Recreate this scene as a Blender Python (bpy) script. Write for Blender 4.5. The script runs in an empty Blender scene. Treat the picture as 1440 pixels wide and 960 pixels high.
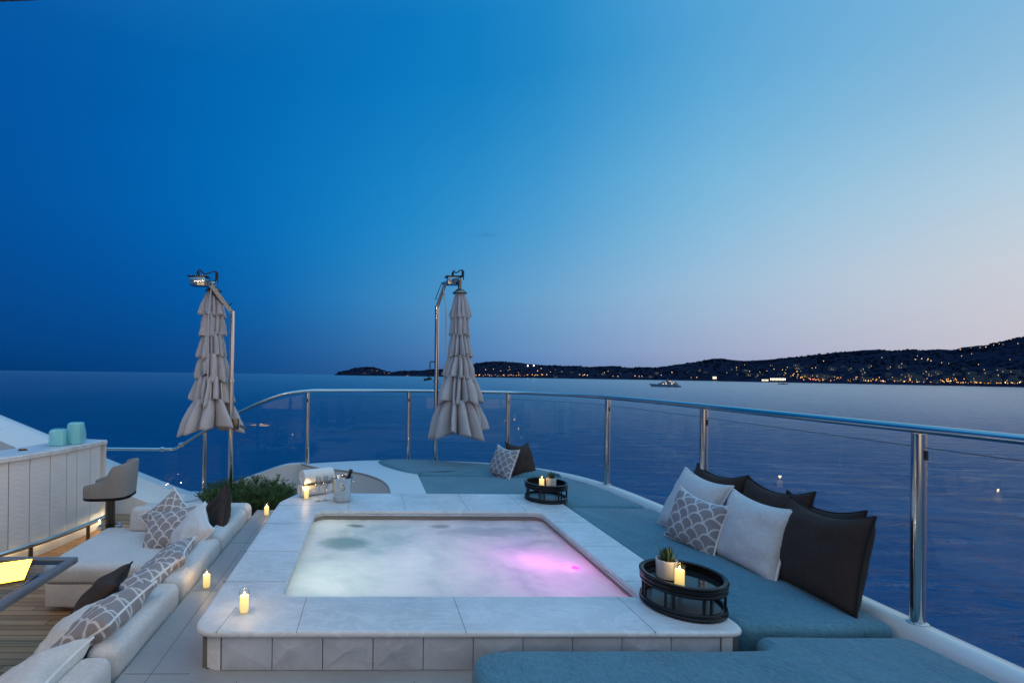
import bpy, bmesh, math, random
from mathutils import Vector, Matrix, noise
random.seed(7)
PI = math.pi
R = math.radians
scene = bpy.context.scene
COL = scene.collection

# ------------------------------------------------------------------ camera
EYE = 1.27
YAW, ROLL = -0.0193, 0.0105
cam_d = bpy.data.cameras.new('camera')
cam = bpy.data.objects.new('camera', cam_d); COL.objects.link(cam)
cam_d.sensor_width = 36.0; cam_d.lens = 17.0
cam_d.shift_x = (720 - 535) / 1440.0; cam_d.shift_y = (523 - 480) / 1440.0
cam_d.clip_start = 0.05; cam_d.clip_end = 30000
CAMROT = Matrix.Rotation(YAW, 4, 'Z') @ Matrix.Rotation(PI / 2, 4, 'X') @ Matrix.Rotation(ROLL, 4, 'Z')
cam.matrix_world = Matrix.Translation((0, 0, EYE)) @ CAMROT
scene.camera = cam

# ------------------------------------------------------------------ sky
def lin(c):
    return tuple(((v / 255) / 12.92 if v / 255 <= 0.04045 else ((v / 255 + 0.055) / 1.055) ** 2.4) for v in c)
world = bpy.data.worlds.new('World'); scene.world = world; world.use_nodes = True
wt = world.node_tree; wn = wt.nodes; wl = wt.links
for n in list(wn): wn.remove(n)
def wmath(op, a, b=None, c=None, clamp=False):
    n = wn.new('ShaderNodeMath'); n.operation = op; n.use_clamp = clamp
    for i, v in enumerate((a, b, c)):
        if v is None: continue
        if isinstance(v, (int, float)): n.inputs[i].default_value = v
        else: wl.new(v, n.inputs[i])
    return n.outputs[0]
tc = wn.new('ShaderNodeTexCoord'); sp = wn.new('ShaderNodeSeparateXYZ'); wl.new(tc.outputs['Generated'], sp.inputs[0])
SX, SY, SZ = sp.outputs
az = wmath('MULTIPLY', wmath('ARCTAN2', SX, SY), 180 / PI)             # degrees, 0 = ahead, + = starboard
el = wmath('MULTIPLY', wmath('ARCSINE', SZ), 180 / PI)
elf = wmath('MULTIPLY', wmath('MAXIMUM', el, 0.0), 1 / 90.0)
# dusk sky: colour over elevation (degrees) for a few bearings; the afterglow lies to starboard
K = 1.0
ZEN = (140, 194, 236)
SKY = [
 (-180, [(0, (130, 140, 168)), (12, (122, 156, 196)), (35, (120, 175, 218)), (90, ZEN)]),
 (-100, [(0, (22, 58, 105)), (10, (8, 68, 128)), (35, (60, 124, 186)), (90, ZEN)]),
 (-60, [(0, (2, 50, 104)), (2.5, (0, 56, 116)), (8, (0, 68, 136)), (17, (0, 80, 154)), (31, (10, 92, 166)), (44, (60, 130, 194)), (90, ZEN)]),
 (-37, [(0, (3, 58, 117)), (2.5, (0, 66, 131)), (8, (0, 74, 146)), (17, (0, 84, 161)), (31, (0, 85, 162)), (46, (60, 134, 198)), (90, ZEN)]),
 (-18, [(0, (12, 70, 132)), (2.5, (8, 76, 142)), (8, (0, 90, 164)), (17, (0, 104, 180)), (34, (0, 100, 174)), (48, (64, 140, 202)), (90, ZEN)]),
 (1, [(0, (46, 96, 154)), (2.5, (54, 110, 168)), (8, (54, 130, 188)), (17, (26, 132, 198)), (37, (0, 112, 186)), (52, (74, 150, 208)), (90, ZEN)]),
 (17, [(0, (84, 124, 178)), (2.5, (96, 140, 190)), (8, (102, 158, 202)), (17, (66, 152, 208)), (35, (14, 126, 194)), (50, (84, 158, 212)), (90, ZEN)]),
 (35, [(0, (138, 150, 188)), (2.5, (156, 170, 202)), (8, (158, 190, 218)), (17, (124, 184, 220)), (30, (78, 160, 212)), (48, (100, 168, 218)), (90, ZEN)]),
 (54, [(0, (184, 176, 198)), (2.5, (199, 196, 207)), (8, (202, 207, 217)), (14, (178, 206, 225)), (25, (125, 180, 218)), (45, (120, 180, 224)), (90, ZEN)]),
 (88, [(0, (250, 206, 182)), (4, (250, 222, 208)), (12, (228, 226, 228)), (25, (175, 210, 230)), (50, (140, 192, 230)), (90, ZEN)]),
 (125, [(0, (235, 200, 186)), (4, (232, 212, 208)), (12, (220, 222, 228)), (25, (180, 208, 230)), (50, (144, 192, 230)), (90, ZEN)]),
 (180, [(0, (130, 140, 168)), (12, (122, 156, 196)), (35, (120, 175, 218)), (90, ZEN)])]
def sky_el(stops, e):
    for (e0, c0), (e1, c1) in zip(stops[:-1], stops[1:]):
        if e <= e1: return [c0[j] + (c1[j] - c0[j]) * (e - e0) / (e1 - e0) for j in range(3)]
    return list(stops[-1][1])
def sky_col(a, e):
    i = max(k for k in range(len(SKY) - 1) if SKY[k][0] <= a)
    q = [SKY[max(i - 1, 0)], SKY[i], SKY[i + 1], SKY[min(i + 2, len(SKY) - 1)]]
    v = [sky_el(x[1], e) for x in q]; X = [x[0] for x in q]
    h = X[2] - X[1]; t = (a - X[1]) / h
    out = []
    for j in range(3):
        m1 = (v[2][j] - v[0][j]) / max(1, X[2] - X[0]) * h; m2 = (v[3][j] - v[1][j]) / max(1, X[3] - X[1]) * h
        t2, t3 = t * t, t * t * t
        out.append(min(255, max(0, (2 * t3 - 3 * t2 + 1) * v[1][j] + (t3 - 2 * t2 + t) * m1 + (-2 * t3 + 3 * t2) * v[2][j] + (t3 - t2) * m2)))
    return out
BEAR = [-180, -140, -100, -75] + list(range(-60, 101, 8)) + [112, 125, 150, 180]
ELS = [0, 1.2, 2.5, 4, 6, 8.5, 11, 14, 17, 21, 26, 31, 36, 42, 50, 62, 90]
def sky_smooth(a, e):      # a little smoothing over elevation
    w = 0.12 * e + 0.4
    c0, c1, c2 = sky_col(a, max(0, e - w)), sky_col(a, e), sky_col(a, min(90, e + w))
    return [(c0[j] + 2 * c1[j] + c2[j]) / 4 for j in range(3)]
prev = None
for i, a in enumerate(BEAR):
    r = wn.new('ShaderNodeValToRGB'); wl.new(elf, r.inputs[0])
    cr = r.color_ramp; cr.interpolation = 'LINEAR'
    while len(cr.elements) < len(ELS): cr.elements.new(0.5)
    for e_, e in zip(cr.elements, ELS): e_.position = e / 90.0
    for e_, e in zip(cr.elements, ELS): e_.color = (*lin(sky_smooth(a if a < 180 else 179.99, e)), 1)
    if prev is None: prev = r.outputs[0]
    else:
        mr = wn.new('ShaderNodeMapRange'); mr.interpolation_type = 'LINEAR'
        wl.new(az, mr.inputs[0]); mr.inputs[1].default_value = BEAR[i - 1]; mr.inputs[2].default_value = a
        mx = wn.new('ShaderNodeMix'); mx.data_type = 'RGBA'
        wl.new(mr.outputs[0], mx.inputs[0]); wl.new(prev, mx.inputs[6]); wl.new(r.outputs[0], mx.inputs[7])
        prev = mx.outputs[2]
# a faint share of the physical twilight sky on top
nis = wn.new('ShaderNodeTexSky'); nis.sky_type = 'NISHITA'; nis.sun_disc = False
nis.sun_elevation = R(0.5); nis.sun_rotation = R(95)
cn = wn.new('ShaderNodeTexNoise'); cm = wn.new('ShaderNodeMapping'); cm.inputs['Scale'].default_value = (1, 1, 5)
wl.new(tc.outputs['Generated'], cm.inputs[0]); wl.new(cm.outputs[0], cn.inputs['Vector']); cn.inputs['Scale'].default_value = 2.2; cn.inputs['Detail'].default_value = 4
cn2 = wn.new('ShaderNodeTexNoise'); wl.new(cm.outputs[0], cn2.inputs['Vector']); cn2.inputs['Scale'].default_value = 60; cn2.inputs['Detail'].default_value = 3
def gauss(v, c, w): q = wmath('DIVIDE', wmath('SUBTRACT', v, c), w); return wmath('MULTIPLY', q, q)
wisp = wmath('MULTIPLY', wmath('EXPONENT', wmath('MULTIPLY', wmath('ADD', gauss(az, 13.2, 1.3), gauss(el, 15.6, 0.22)), -1.0)), wmath('MULTIPLY', cn2.outputs[0], 0.22))
gain = wmath('SUBTRACT', wmath('ADD', 0.972, wmath('MULTIPLY', cn.outputs[0], 0.056)), wisp)
vm = wn.new('ShaderNodeVectorMath'); vm.operation = 'SCALE'; wl.new(prev, vm.inputs[0]); wl.new(gain, vm.inputs['Scale']); prev = vm.outputs[0]
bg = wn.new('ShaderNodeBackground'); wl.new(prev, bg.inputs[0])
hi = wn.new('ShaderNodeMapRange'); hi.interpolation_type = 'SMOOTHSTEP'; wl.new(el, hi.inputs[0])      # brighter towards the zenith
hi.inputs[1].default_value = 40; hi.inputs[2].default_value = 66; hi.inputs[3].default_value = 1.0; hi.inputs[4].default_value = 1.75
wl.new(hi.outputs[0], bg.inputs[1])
bg2 = wn.new('ShaderNodeBackground'); wl.new(nis.outputs[0], bg2.inputs[0]); bg2.inputs[1].default_value = 0.0015
ad = wn.new('ShaderNodeAddShader'); wl.new(bg.outputs[0], ad.inputs[0]); wl.new(bg2.outputs[0], ad.inputs[1])
wo = wn.new('ShaderNodeOutputWorld'); wl.new(ad.outputs[0], wo.inputs[0])

# the last of the afterglow: a very soft, weak sun low to starboard, behind the camera
sun_d = bpy.data.lights.new('afterglow', 'SUN'); sun_d.energy = 0.16; sun_d.angle = R(35); sun_d.color = (1.0, 0.86, 0.78)
sun = bpy.data.objects.new('afterglow', sun_d); COL.objects.link(sun)
sun.rotation_euler = (Vector((math.sin(R(120)) * math.cos(R(24)), math.cos(R(120)) * math.cos(R(24)), math.sin(R(24))))).to_track_quat('Z', 'Y').to_euler()

scene.view_settings.view_transform = 'Standard'; scene.view_settings.look = 'None'
scene.view_settings.exposure = 0.0; scene.view_settings.gamma = 1.0
scene.render.engine = 'CYCLES'
cy = scene.cycles
cy.use_denoising = True; cy.max_bounces = 8; cy.transparent_max_bounces = 16
cy.caustics_reflective = False; cy.caustics_refractive = False; cy.sample_clamp_indirect = 4.0

# ------------------------------------------------------------------ pixel maths used only to lay out the far shore
def ray(px, py):
    return (CAMROT.to_3x3() @ Vector(((px - 535) / 680, -(py - 523) / 680, -1.0)))
def project(p):
    q = CAMROT.to_3x3().transposed() @ (Vector(p) - Vector((0, 0, EYE)))
    return 535 + 680 * q.x / -q.z, 523 - 680 * q.y / -q.z
TA, TB = 0.0048, 0.0031          # the yacht's trim: the sea lies slightly bow/starboard-down against the deck
SEA_Z = -11.0
def tilt(x, y, z): return Vector((x, y, z - TA * y - TB * x))

# ------------------------------------------------------------------ mesh helpers
LOC = {}
def obj(name, bm, mat, parent=None, smooth=True, local=False, angle=40):
    me = bpy.data.meshes.new(name)
    if parent is not None and not local:
        L = LOC.get(parent.name, Vector())
        bmesh.ops.translate(bm, vec=-L, verts=bm.verts)
    bmesh.ops.recalc_face_normals(bm, faces=bm.faces)
    bm.to_mesh(me); bm.free()
    for m in (mat if isinstance(mat, (list, tuple)) else [mat]): me.materials.append(m)
    if smooth:
        for p in me.polygons: p.use_smooth = True
        try: me.set_sharp_from_angle(angle=R(angle))
        except Exception: pass
    o = bpy.data.objects.new(name, me); COL.objects.link(o)
    if parent is not None:
        o.parent = parent
        LOC[o.name] = LOC.get(parent.name, Vector())
    return o
def tag(o, label, cat, group=None):
    o['label'] = label; o['category'] = cat
    if group: o['group'] = group
    return o
def thing(name, label, cat, loc=(0, 0, 0), rotz=0, group=None):
    o = bpy.data.objects.new(name, None); COL.objects.link(o); o.empty_display_size = 0.1
    o.location = loc; o.rotation_euler = (0, 0, rotz)
    LOC[o.name] = Vector(loc)
    return tag(o, label, cat, group)
def struct(name, bm, mat, **k):
    o = obj(name, bm, mat, **k); o['kind'] = 'structure'; return o
def dup(root, loc=None, label=None, group=None, rotz=None):
    r = root.copy(); COL.objects.link(r)
    if loc is not None: r.location = loc
    if rotz is not None: r.rotation_euler[2] = rotz
    if label: r['label'] = label
    if group: r['group'] = group
    for ch in list(root.children):
        c = ch.copy(); COL.objects.link(c); c.parent = r
        for g in list(ch.children):
            d = g.copy(); COL.objects.link(d); d.parent = c
    return r
def NB(): return bmesh.new()

def box(bm, x0, x1, y0, y1, z0, z1, bevel=0.0, seg=2, mi=0, rot=None, about=None):
    g = bmesh.ops.create_cube(bm, size=1.0)
    vs = g['verts']
    bmesh.ops.scale(bm, vec=(x1 - x0, y1 - y0, z1 - z0), verts=vs)
    bmesh.ops.translate(bm, vec=((x0 + x1) / 2, (y0 + y1) / 2, (z0 + z1) / 2), verts=vs)
    fs = list({f for v in vs for f in v.link_faces})
    if bevel > 0:
        es = list({e for v in vs for e in v.link_edges})
        r = bmesh.ops.bevel(bm, geom=es, offset=bevel, segments=seg, affect='EDGES', profile=0.5)
        allf = set(r['faces'])
        vs = list({v for f in allf for v in f.verts})
        fs = list({f for v in vs for f in v.link_faces})
    for f in fs: f.material_index = mi
    vs = list({v for f in fs for v in f.verts})
    if rot is not None:
        bmesh.ops.rotate(bm, cent=about or Vector(((x0 + x1) / 2, (y0 + y1) / 2, (z0 + z1) / 2)), matrix=rot, verts=vs)
    return vs

def smoothpath(pts, n=8, closed=False):
    pts = [Vector(p) for p in pts]; out = []
    N = len(pts)
    rng = range(N if closed else N - 1)
    for i in rng:
        if closed: p0, p1, p2, p3 = pts[(i - 1) % N], pts[i], pts[(i + 1) % N], pts[(i + 2) % N]
        else: p0, p1, p2, p3 = pts[max(i - 1, 0)], pts[i], pts[i + 1], pts[min(i + 2, N - 1)]
        for k in range(n):
            t = k / n; t2 = t * t; t3 = t2 * t
            out.append(0.5 * ((2 * p1) + (p2 - p0) * t + (2 * p0 - 5 * p1 + 4 * p2 - p3) * t2 + (3 * p1 - p0 - 3 * p2 + p3) * t3))
    if not closed: out.append(pts[-1])
    return out

def tube(bm, path, r, seg=10, closed=False, caps=True, mi=0, rz=None):
    """round bar along a path; r a number or one per point; rz flattens it vertically"""
    path = [Vector(p) for p in path]; n = len(path)
    rr = r if isinstance(r, (list, tuple)) else [r] * n
    rings = []; up = None
    for i, p in enumerate(path):
        if closed: d = path[(i + 1) % n] - path[(i - 1) % n]
        else: d = path[min(i + 1, n - 1)] - path[max(i - 1, 0)]
        d.normalize()
        if up is None:
            up = Vector((0, 0, 1)) if abs(d.z) < 0.9 else Vector((1, 0, 0))
        up = (up - d * up.dot(d)).normalized()
        sd = d.cross(up)
        rings.append([bm.verts.new(p + (sd * math.cos(2 * PI * k / seg) + up * math.sin(2 * PI * k / seg) * ((rz or rr[i]) / rr[i])) * rr[i]) for k in range(seg)])
    m = n if closed else n - 1
    for i in range(m):
        a, b = rings[i], rings[(i + 1) % n]
        for k in range(seg):
            f = bm.faces.new((a[k], a[(k + 1) % seg], b[(k + 1) % seg], b[k])); f.material_index = mi
    if caps and not closed:
        for rg in (rings[0], rings[-1]):
            try: f = bm.faces.new(rg); f.material_index = mi
            except ValueError: pass

def lathe(bm, prof, c=(0, 0, 0), seg=32, mi=0, closed=False, axis=None):
    """prof: list of (r, z); optional matrix axis"""
    rings = []; made = []
    for (r, z) in prof:
        if r < 1e-5:
            v = bm.verts.new((0, 0, z)); rings.append([v]); made.append(v)
        else:
            ring = [bm.verts.new((r * math.cos(2 * PI * k / seg), r * math.sin(2 * PI * k / seg), z)) for k in range(seg)]
            rings.append(ring); made += ring
    prs = list(zip(rings[:-1], rings[1:]))
    if closed: prs.append((rings[-1], rings[0]))
    for a, b in prs:
        for k in range(seg):
            k2 = (k + 1) % seg
            if len(a) == 1 and len(b) == 1: continue
            if len(a) == 1: f = bm.faces.new((a[0], b[k2], b[k]))
            elif len(b) == 1: f = bm.faces.new((a[k], a[k2], b[0]))
            else: f = bm.faces.new((a[k], a[k2], b[k2], b[k]))
            f.material_index = mi
    if axis is not None: bmesh.ops.transform(bm, matrix=axis, verts=made)
    bmesh.ops.translate(bm, vec=c, verts=made)
    return made

def offset_loop(pts, d):
    """inset a CCW closed 2-D outline by d"""
    n = len(pts); out = []
    for i in range(n):
        p0, p, p1 = Vector(pts[i - 1]), Vector(pts[i]), Vector(pts[(i + 1) % n])
        a = (p - p0).normalized(); b = (p1 - p).normalized()
        na = Vector((-a.y, a.x)); nb = Vector((-b.y, b.x))
        m = (na + nb)
        if m.length < 1e-6: m = na
        m.normalize()
        k = max(0.35, m.dot(na))
        out.append(p + m * d / k)
    return out
def area2(pts):
    return sum(pts[i - 1][0] * pts[i][1] - pts[i][0] * pts[i - 1][1] for i in range(len(pts)))
def ccw(pts): return list(pts) if area2(pts) > 0 else list(reversed(pts))
def rounded(pts, r, n=6):
    """round the corners of a polygon; r a number or one per corner"""
    out = []; N = len(pts)
    for i in range(N):
        p0, p, p1 = Vector(pts[i - 1]), Vector(pts[i]), Vector(pts[(i + 1) % N])
        ri = r[i] if isinstance(r, (list, tuple)) else r
        if ri < 1e-4: out.append(p); continue
        a = (p0 - p).normalized(); b = (p1 - p).normalized()
        ang = a.angle(b); t = min(ri / math.tan(ang / 2), (p0 - p).length * .49, (p1 - p).length * .49)
        q0, q1 = p + a * t, p + b * t
        for k in range(n + 1):
            s = k / n
            out.append((1 - s) ** 2 * q0 + 2 * s * (1 - s) * p + s * s * q1)
    return out
def densify(pts, step):
    out = []; N = len(pts)
    for i in range(N):
        a, b = Vector(pts[i]), Vector(pts[(i + 1) % N])
        k = max(1, int((b - a).length / step))
        for j in range(k): out.append(a + (b - a) * j / k)
    return out
def loft_loops(bm, loops, cap0=True, cap1=True, mi=0):
    R_ = [[bm.verts.new(p) for p in L] for L in loops]
    n = len(R_[0])
    for a, b in zip(R_[:-1], R_[1:]):
        for k in range(n):
            f = bm.faces.new((a[k], a[(k + 1) % n], b[(k + 1) % n], b[k])); f.material_index = mi
    for c, L in ((cap0, R_[0]), (cap1, R_[-1])):
        if c:
            f = bm.faces.new(L); f.material_index = mi
            f.normal_update()
            if len(L) > 4: bmesh.ops.triangulate(bm, faces=[f], ngon_method='EAR_CLIP')
    return R_
def prism(bm, outline, z0, z1, mi=0, zfun=None):
    o = ccw(outline)
    loft_loops(bm, [[(p[0], p[1], z0) for p in o], [(p[0], p[1], zfun(p) if zfun else z1) for p in o]], mi=mi)
def pad(bm, outline, z0, z1, r=0.05, steps=5, crown=0.012, fn=None):
    """upholstered pad: rounded top and bottom edge, slightly crowned, slightly uneven"""
    o = ccw(outline)
    loops = []
    rb = r * 0.5
    for k in range(3):
        a = PI / 2 * k / 2
        L = offset_loop(o, rb * (1 - math.sin(a))); loops.append([(p.x, p.y, z0 + rb * (1 - math.cos(a))) for p in L])
    for k in range(steps + 1):
        a = PI / 2 * k / steps
        L = offset_loop(o, r * (1 - math.cos(a))) if k else [Vector(p) for p in o]
        loops.append([(p.x, p.y, z1 - r + r * math.sin(a)) for p in L])
    vs = loft_loops(bm, loops)
    for ring in vs[3:]:
        for v in ring:
            s = noise.noise(Vector((v.co.x * 2.3, v.co.y * 2.3, 3.1))) * 0.006 + noise.noise(Vector((v.co.x * 7, v.co.y * 7, 1.1))) * 0.002
            v.co.z += s
            if fn: v.co.z += fn(v.co)

# ------------------------------------------------------------------ materials
def new_mat(name):
    m = bpy.data.materials.new(name); m.use_nodes = True
    nt = m.node_tree
    return m, nt, nt.nodes['Principled BSDF']
class G:
    """tiny node-building helper"""
    def __init__(s, nt): s.nt = nt; s.n = nt.nodes; s.l = nt.links
    def node(s, t, **k):
        n = s.n.new(t)
        for a, b in k.items(): setattr(n, a, b)
        return n
    def set(s, sock, v):
        if hasattr(v, 'is_output'): s.l.new(v, sock)
        else: sock.default_value = v
    def math(s, op, a, b=None, c=None, clamp=False):
        n = s.node('ShaderNodeMath', operation=op, use_clamp=clamp)
        for i, v in enumerate((a, b, c)):
            if v is not None: s.set(n.inputs[i], v)
        return n.outputs[0]
    def coord(s, which='Object'):
        return s.node('ShaderNodeTexCoord').outputs[which]
    def mapping(s, vec, scale=(1, 1, 1), rot=(0, 0, 0), loc=(0, 0, 0)):
        n = s.node('ShaderNodeMapping'); s.l.new(vec, n.inputs[0])
        n.inputs['Scale'].default_value = scale; n.inputs['Rotation'].default_value = rot; n.inputs['Location'].default_value = loc
        return n.outputs[0]
    def noise(s, vec, scale=5, detail=4, rough=0.5, dist=0.0):
        n = s.node('ShaderNodeTexNoise'); s.l.new(vec, n.inputs['Vector'])
        n.inputs['Scale'].default_value = scale; n.inputs['Detail'].default_value = detail
        n.inputs['Roughness'].default_value = rough; n.inputs['Distortion'].default_value = dist
        return n.outputs[0]
    def ramp(s, f, stops):
        n = s.node('ShaderNodeValToRGB'); s.l.new(f, n.inputs[0]); cr = n.color_ramp
        while len(cr.elements) < len(stops): cr.elements.new(0.5)
        for e, (p, c) in zip(cr.elements, stops): e.position = p
        for e, (p, c) in zip(cr.elements, stops): e.color = (*c, 1) if len(c) == 3 else c
        return n.outputs[0]
    def mix(s, f, a, b, mode='MIX'):
        n = s.node('ShaderNodeMix', data_type='RGBA', blend_type=mode)
        s.set(n.inputs[0], f)
        for i, v in ((6, a), (7, b)):
            if isinstance(v, tuple): n.inputs[i].default_value = (*v, 1) if len(v) == 3 else v
            else: s.l.new(v, n.inputs[i])
        return n.outputs[2]
    def bump(s, h, strength=0.3, dist=0.01, normal=None):
        n = s.node('ShaderNodeBump'); s.l.new(h, n.inputs['Height'])
        n.inputs['Strength'].default_value = strength; n.inputs['Distance'].default_value = dist
        if normal is not None: s.l.new(normal, n.inputs['Normal'])
        return n.outputs[0]

def m_plain(name, col, rough=0.5, metal=0.0, var=0.12, vscale=6, bump=0.0, bscale=60, **k):
    m, nt, b = new_mat(name); g = G(nt)
    co = g.coord()
    f = g.noise(co, vscale, 5, 0.6)
    lo = tuple(c * (1 - var) for c in col); hi = tuple(min(1, c * (1 + var)) for c in col)
    g.l.new(g.ramp(f, [(0.3, lo), (0.7, hi)]), b.inputs['Base Color'])
    b.inputs['Roughness'].default_value = rough; b.inputs['Metallic'].default_value = metal
    if bump: g.l.new(g.bump(g.noise(co, bscale, 3, 0.6), bump, 0.003), b.inputs['Normal'])
    for a, v in k.items(): b.inputs[a].default_value = v
    return m
def m_emit(name, col, strength):
    m, nt, b = new_mat(name)
    b.inputs['Base Color'].default_value = (*[min(1, c) * 0.5 for c in col], 1)
    b.inputs['Emission Color'].default_value = (*col, 1); b.inputs['Emission Strength'].default_value = strength
    return m
def m_stone(name, base=(0.50, 0.49, 0.47), rough=0.42, contrast=0.16, vein=0.5):
    m, nt, b = new_mat(name); g = G(nt); co = g.coord()
    cloud = g.noise(co, 2.2, 8, 0.62, 0.4)
    fine = g.noise(co, 38, 4, 0.6)
    v = g.node('ShaderNodeTexNoise'); g.l.new(g.mapping(co, (1.2, 2.6, 1.5), (0, 0, 0.5)), v.inputs['Vector'])
    v.inputs['Scale'].default_value = 2.0; v.inputs['Detail'].default_value = 9; v.inputs['Roughness'].default_value = 0.66; v.inputs['Distortion'].default_value = 1.1
    veins = g.math('SUBTRACT', 1.0, g.math('MULTIPLY', g.math('ABSOLUTE', g.math('SUBTRACT', v.outputs[0], 0.5)), 22.0, clamp=True), clamp=True)
    c1 = g.ramp(cloud, [(0.3, tuple(c * (1 - contrast) for c in base)), (0.7, tuple(min(1, c * (1 + contrast)) for c in base))])
    c2 = g.mix(g.math('MULTIPLY', veins, vein * 0.35), c1, tuple(min(1, c * 1.35) for c in base))
    c3 = g.mix(g.math('MULTIPLY', g.math('SUBTRACT', fine, 0.5), 0.35, clamp=True), c2, tuple(c * 0.5 for c in base))
    # sparse dark pits
    pit = g.math('LESS_THAN', g.noise(co, 55, 2, 0.5), 0.235)
    c4 = g.mix(g.math('MULTIPLY', pit, 0.45), c3, tuple(c * 0.35 for c in base))
    g.l.new(c4, b.inputs['Base Color'])
    b.inputs['Roughness'].default_value = rough
    g.l.new(g.math('ADD', g.math('MULTIPLY', cloud, 0.2), rough - 0.1), b.inputs['Roughness'])
    g.l.new(g.bump(fine, 0.12, 0.002), b.inputs['Normal'])
    return m
def m_fabric(name, col, var=0.1, weave=420, bump=0.35, rough=0.9, wrinkle=0.25, mottle=1.0):
    m, nt, b = new_mat(name); g = G(nt); co = g.coord()
    big = g.noise(co, 3.0, 4, 0.55)
    mott = g.noise(g.mapping(co, (1, 1, 1), (0, 0, 0.6)), 46, 3, 0.7)
    thread = g.noise(g.mapping(co, (1, 0.16, 1), (0, 0, 0.5)), weave * .5, 2, 0.6)
    c = g.ramp(big, [(0.3, tuple(x * (1 - var) for x in col)), (0.7, tuple(x * (1 + var) for x in col))])
    c = g.mix(g.math('MULTIPLY', g.math('SUBTRACT', mott, 0.45), mottle, clamp=True), c, tuple(min(1, x * 1.5) for x in col))
    c = g.mix(g.math('MULTIPLY', g.math('SUBTRACT', thread, 0.45), mottle, clamp=True), c, tuple(x * 0.55 for x in col))
    g.l.new(c, b.inputs['Base Color']); b.inputs['Roughness'].default_value = rough
    try:
        b.inputs['Sheen Weight'].default_value = 0.15; b.inputs['Sheen Roughness'].default_value = 0.5
    except KeyError: pass
    n1 = g.bump(g.noise(co, 5.5, 3, 0.5, 0.6), wrinkle, 0.03)
    g.l.new(g.bump(thread, bump, 0.002, n1), b.inputs['Normal'])
    return m
def m_scallop(name, fill, line, n=3.9):
    """overlapping fish-scale arcs in the pillow's UV"""
    m, nt, b = new_mat(name); g = G(nt)
    uv = g.coord('UV'); s = g.node('ShaderNodeSeparateXYZ'); g.l.new(uv, s.inputs[0])
    x = g.math('MULTIPLY', s.outputs[0], n); y = g.math('MULTIPLY', s.outputs[1], n * 0.92)
    # rows half a unit apart, every second one shifted by half a unit
    row = g.math('FLOOR', g.math('MULTIPLY', y, 2.0))
    fy = g.math('SUBTRACT', y, g.math('MULTIPLY', row, 0.5))                    # 0..0.5 above the row centre
    par = g.math('MULTIPLY', g.math('MODULO', g.math('ADD', row, 100.0), 2.0), 0.5)
    def dist(shift, dy):
        xs = g.math('ADD', x, shift) if not isinstance(shift, float) else g.math('ADD', x, shift)
        fx = g.math('SUBTRACT', g.math('FRACT', xs), 0.5)
        return g.math('SQRT', g.math('ADD', g.math('MULTIPLY', fx, fx), g.math('MULTIPLY', dy, dy)))
    d0 = dist(par, fy)
    d1 = dist(g.math('ADD', par, 0.5), g.math('SUBTRACT', fy, 0.5))
    use1 = g.math('GREATER_THAN', d0, 0.5)
    d = g.math('ADD', g.math('MULTIPLY', d0, g.math('SUBTRACT', 1.0, use1)), g.math('MULTIPLY', d1, use1))
    ln = g.node('ShaderNodeMapRange', interpolation_type='SMOOTHSTEP'); g.l.new(d, ln.inputs[0]); ln.inputs[1].default_value = 0.385; ln.inputs[2].default_value = 0.415
    co = g.coord(); th = g.noise(g.mapping(co, (1, 0.2, 1), (0, 0, 0.5)), 220, 2, 0.6)
    base = g.mix(th, tuple(c * 0.8 for c in fill), tuple(min(1, c * 1.2) for c in fill))
    g.l.new(g.mix(g.math('MULTIPLY', ln.outputs[0], 0.85), base, line), b.inputs['Base Color'])
    b.inputs['Roughness'].default_value = 0.9
    n1 = g.bump(g.noise(co, 9, 3, 0.5, 0.5), 0.2, 0.02)
    g.l.new(g.bump(g.math('ADD', ln.outputs[0], g.math('MULTIPLY', th, 0.3)), 0.3, 0.002, n1), b.inputs['Normal'])
    return m
def m_glass(name, tint=(0.93, 0.97, 0.98), refl=1.0, rough=0.0):
    """clear pane: see-through, reflecting by Fresnel"""
    m = bpy.data.materials.new(name); m.use_nodes = True; nt = m.node_tree; g = G(nt)
    for n in list(nt.nodes): nt.nodes.remove(n)
    t = g.node('ShaderNodeBsdfTransparent'); t.inputs[0].default_value = (*tint, 1)
    r = g.node('ShaderNodeBsdfGlossy'); r.inputs['Roughness'].default_value = rough
    geo = g.node('ShaderNodeNewGeometry')
    fr = g.node('ShaderNodeFresnel'); g.l.new(g.math('SUBTRACT', 1.5, g.math('MULTIPLY', geo.outputs['Backfacing'], 1.5 - 1 / 1.5)), fr.inputs[0])
    mx = g.node('ShaderNodeMixShader'); g.l.new(g.math('MULTIPLY', fr.outputs[0], refl, clamp=True), mx.inputs[0])
    g.l.new(t.outputs[0], mx.inputs[1]); g.l.new(r.outputs[0], mx.inputs[2])
    o = g.node('ShaderNodeOutputMaterial'); g.l.new(mx.outputs[0], o.inputs[0])
    return m

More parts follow.
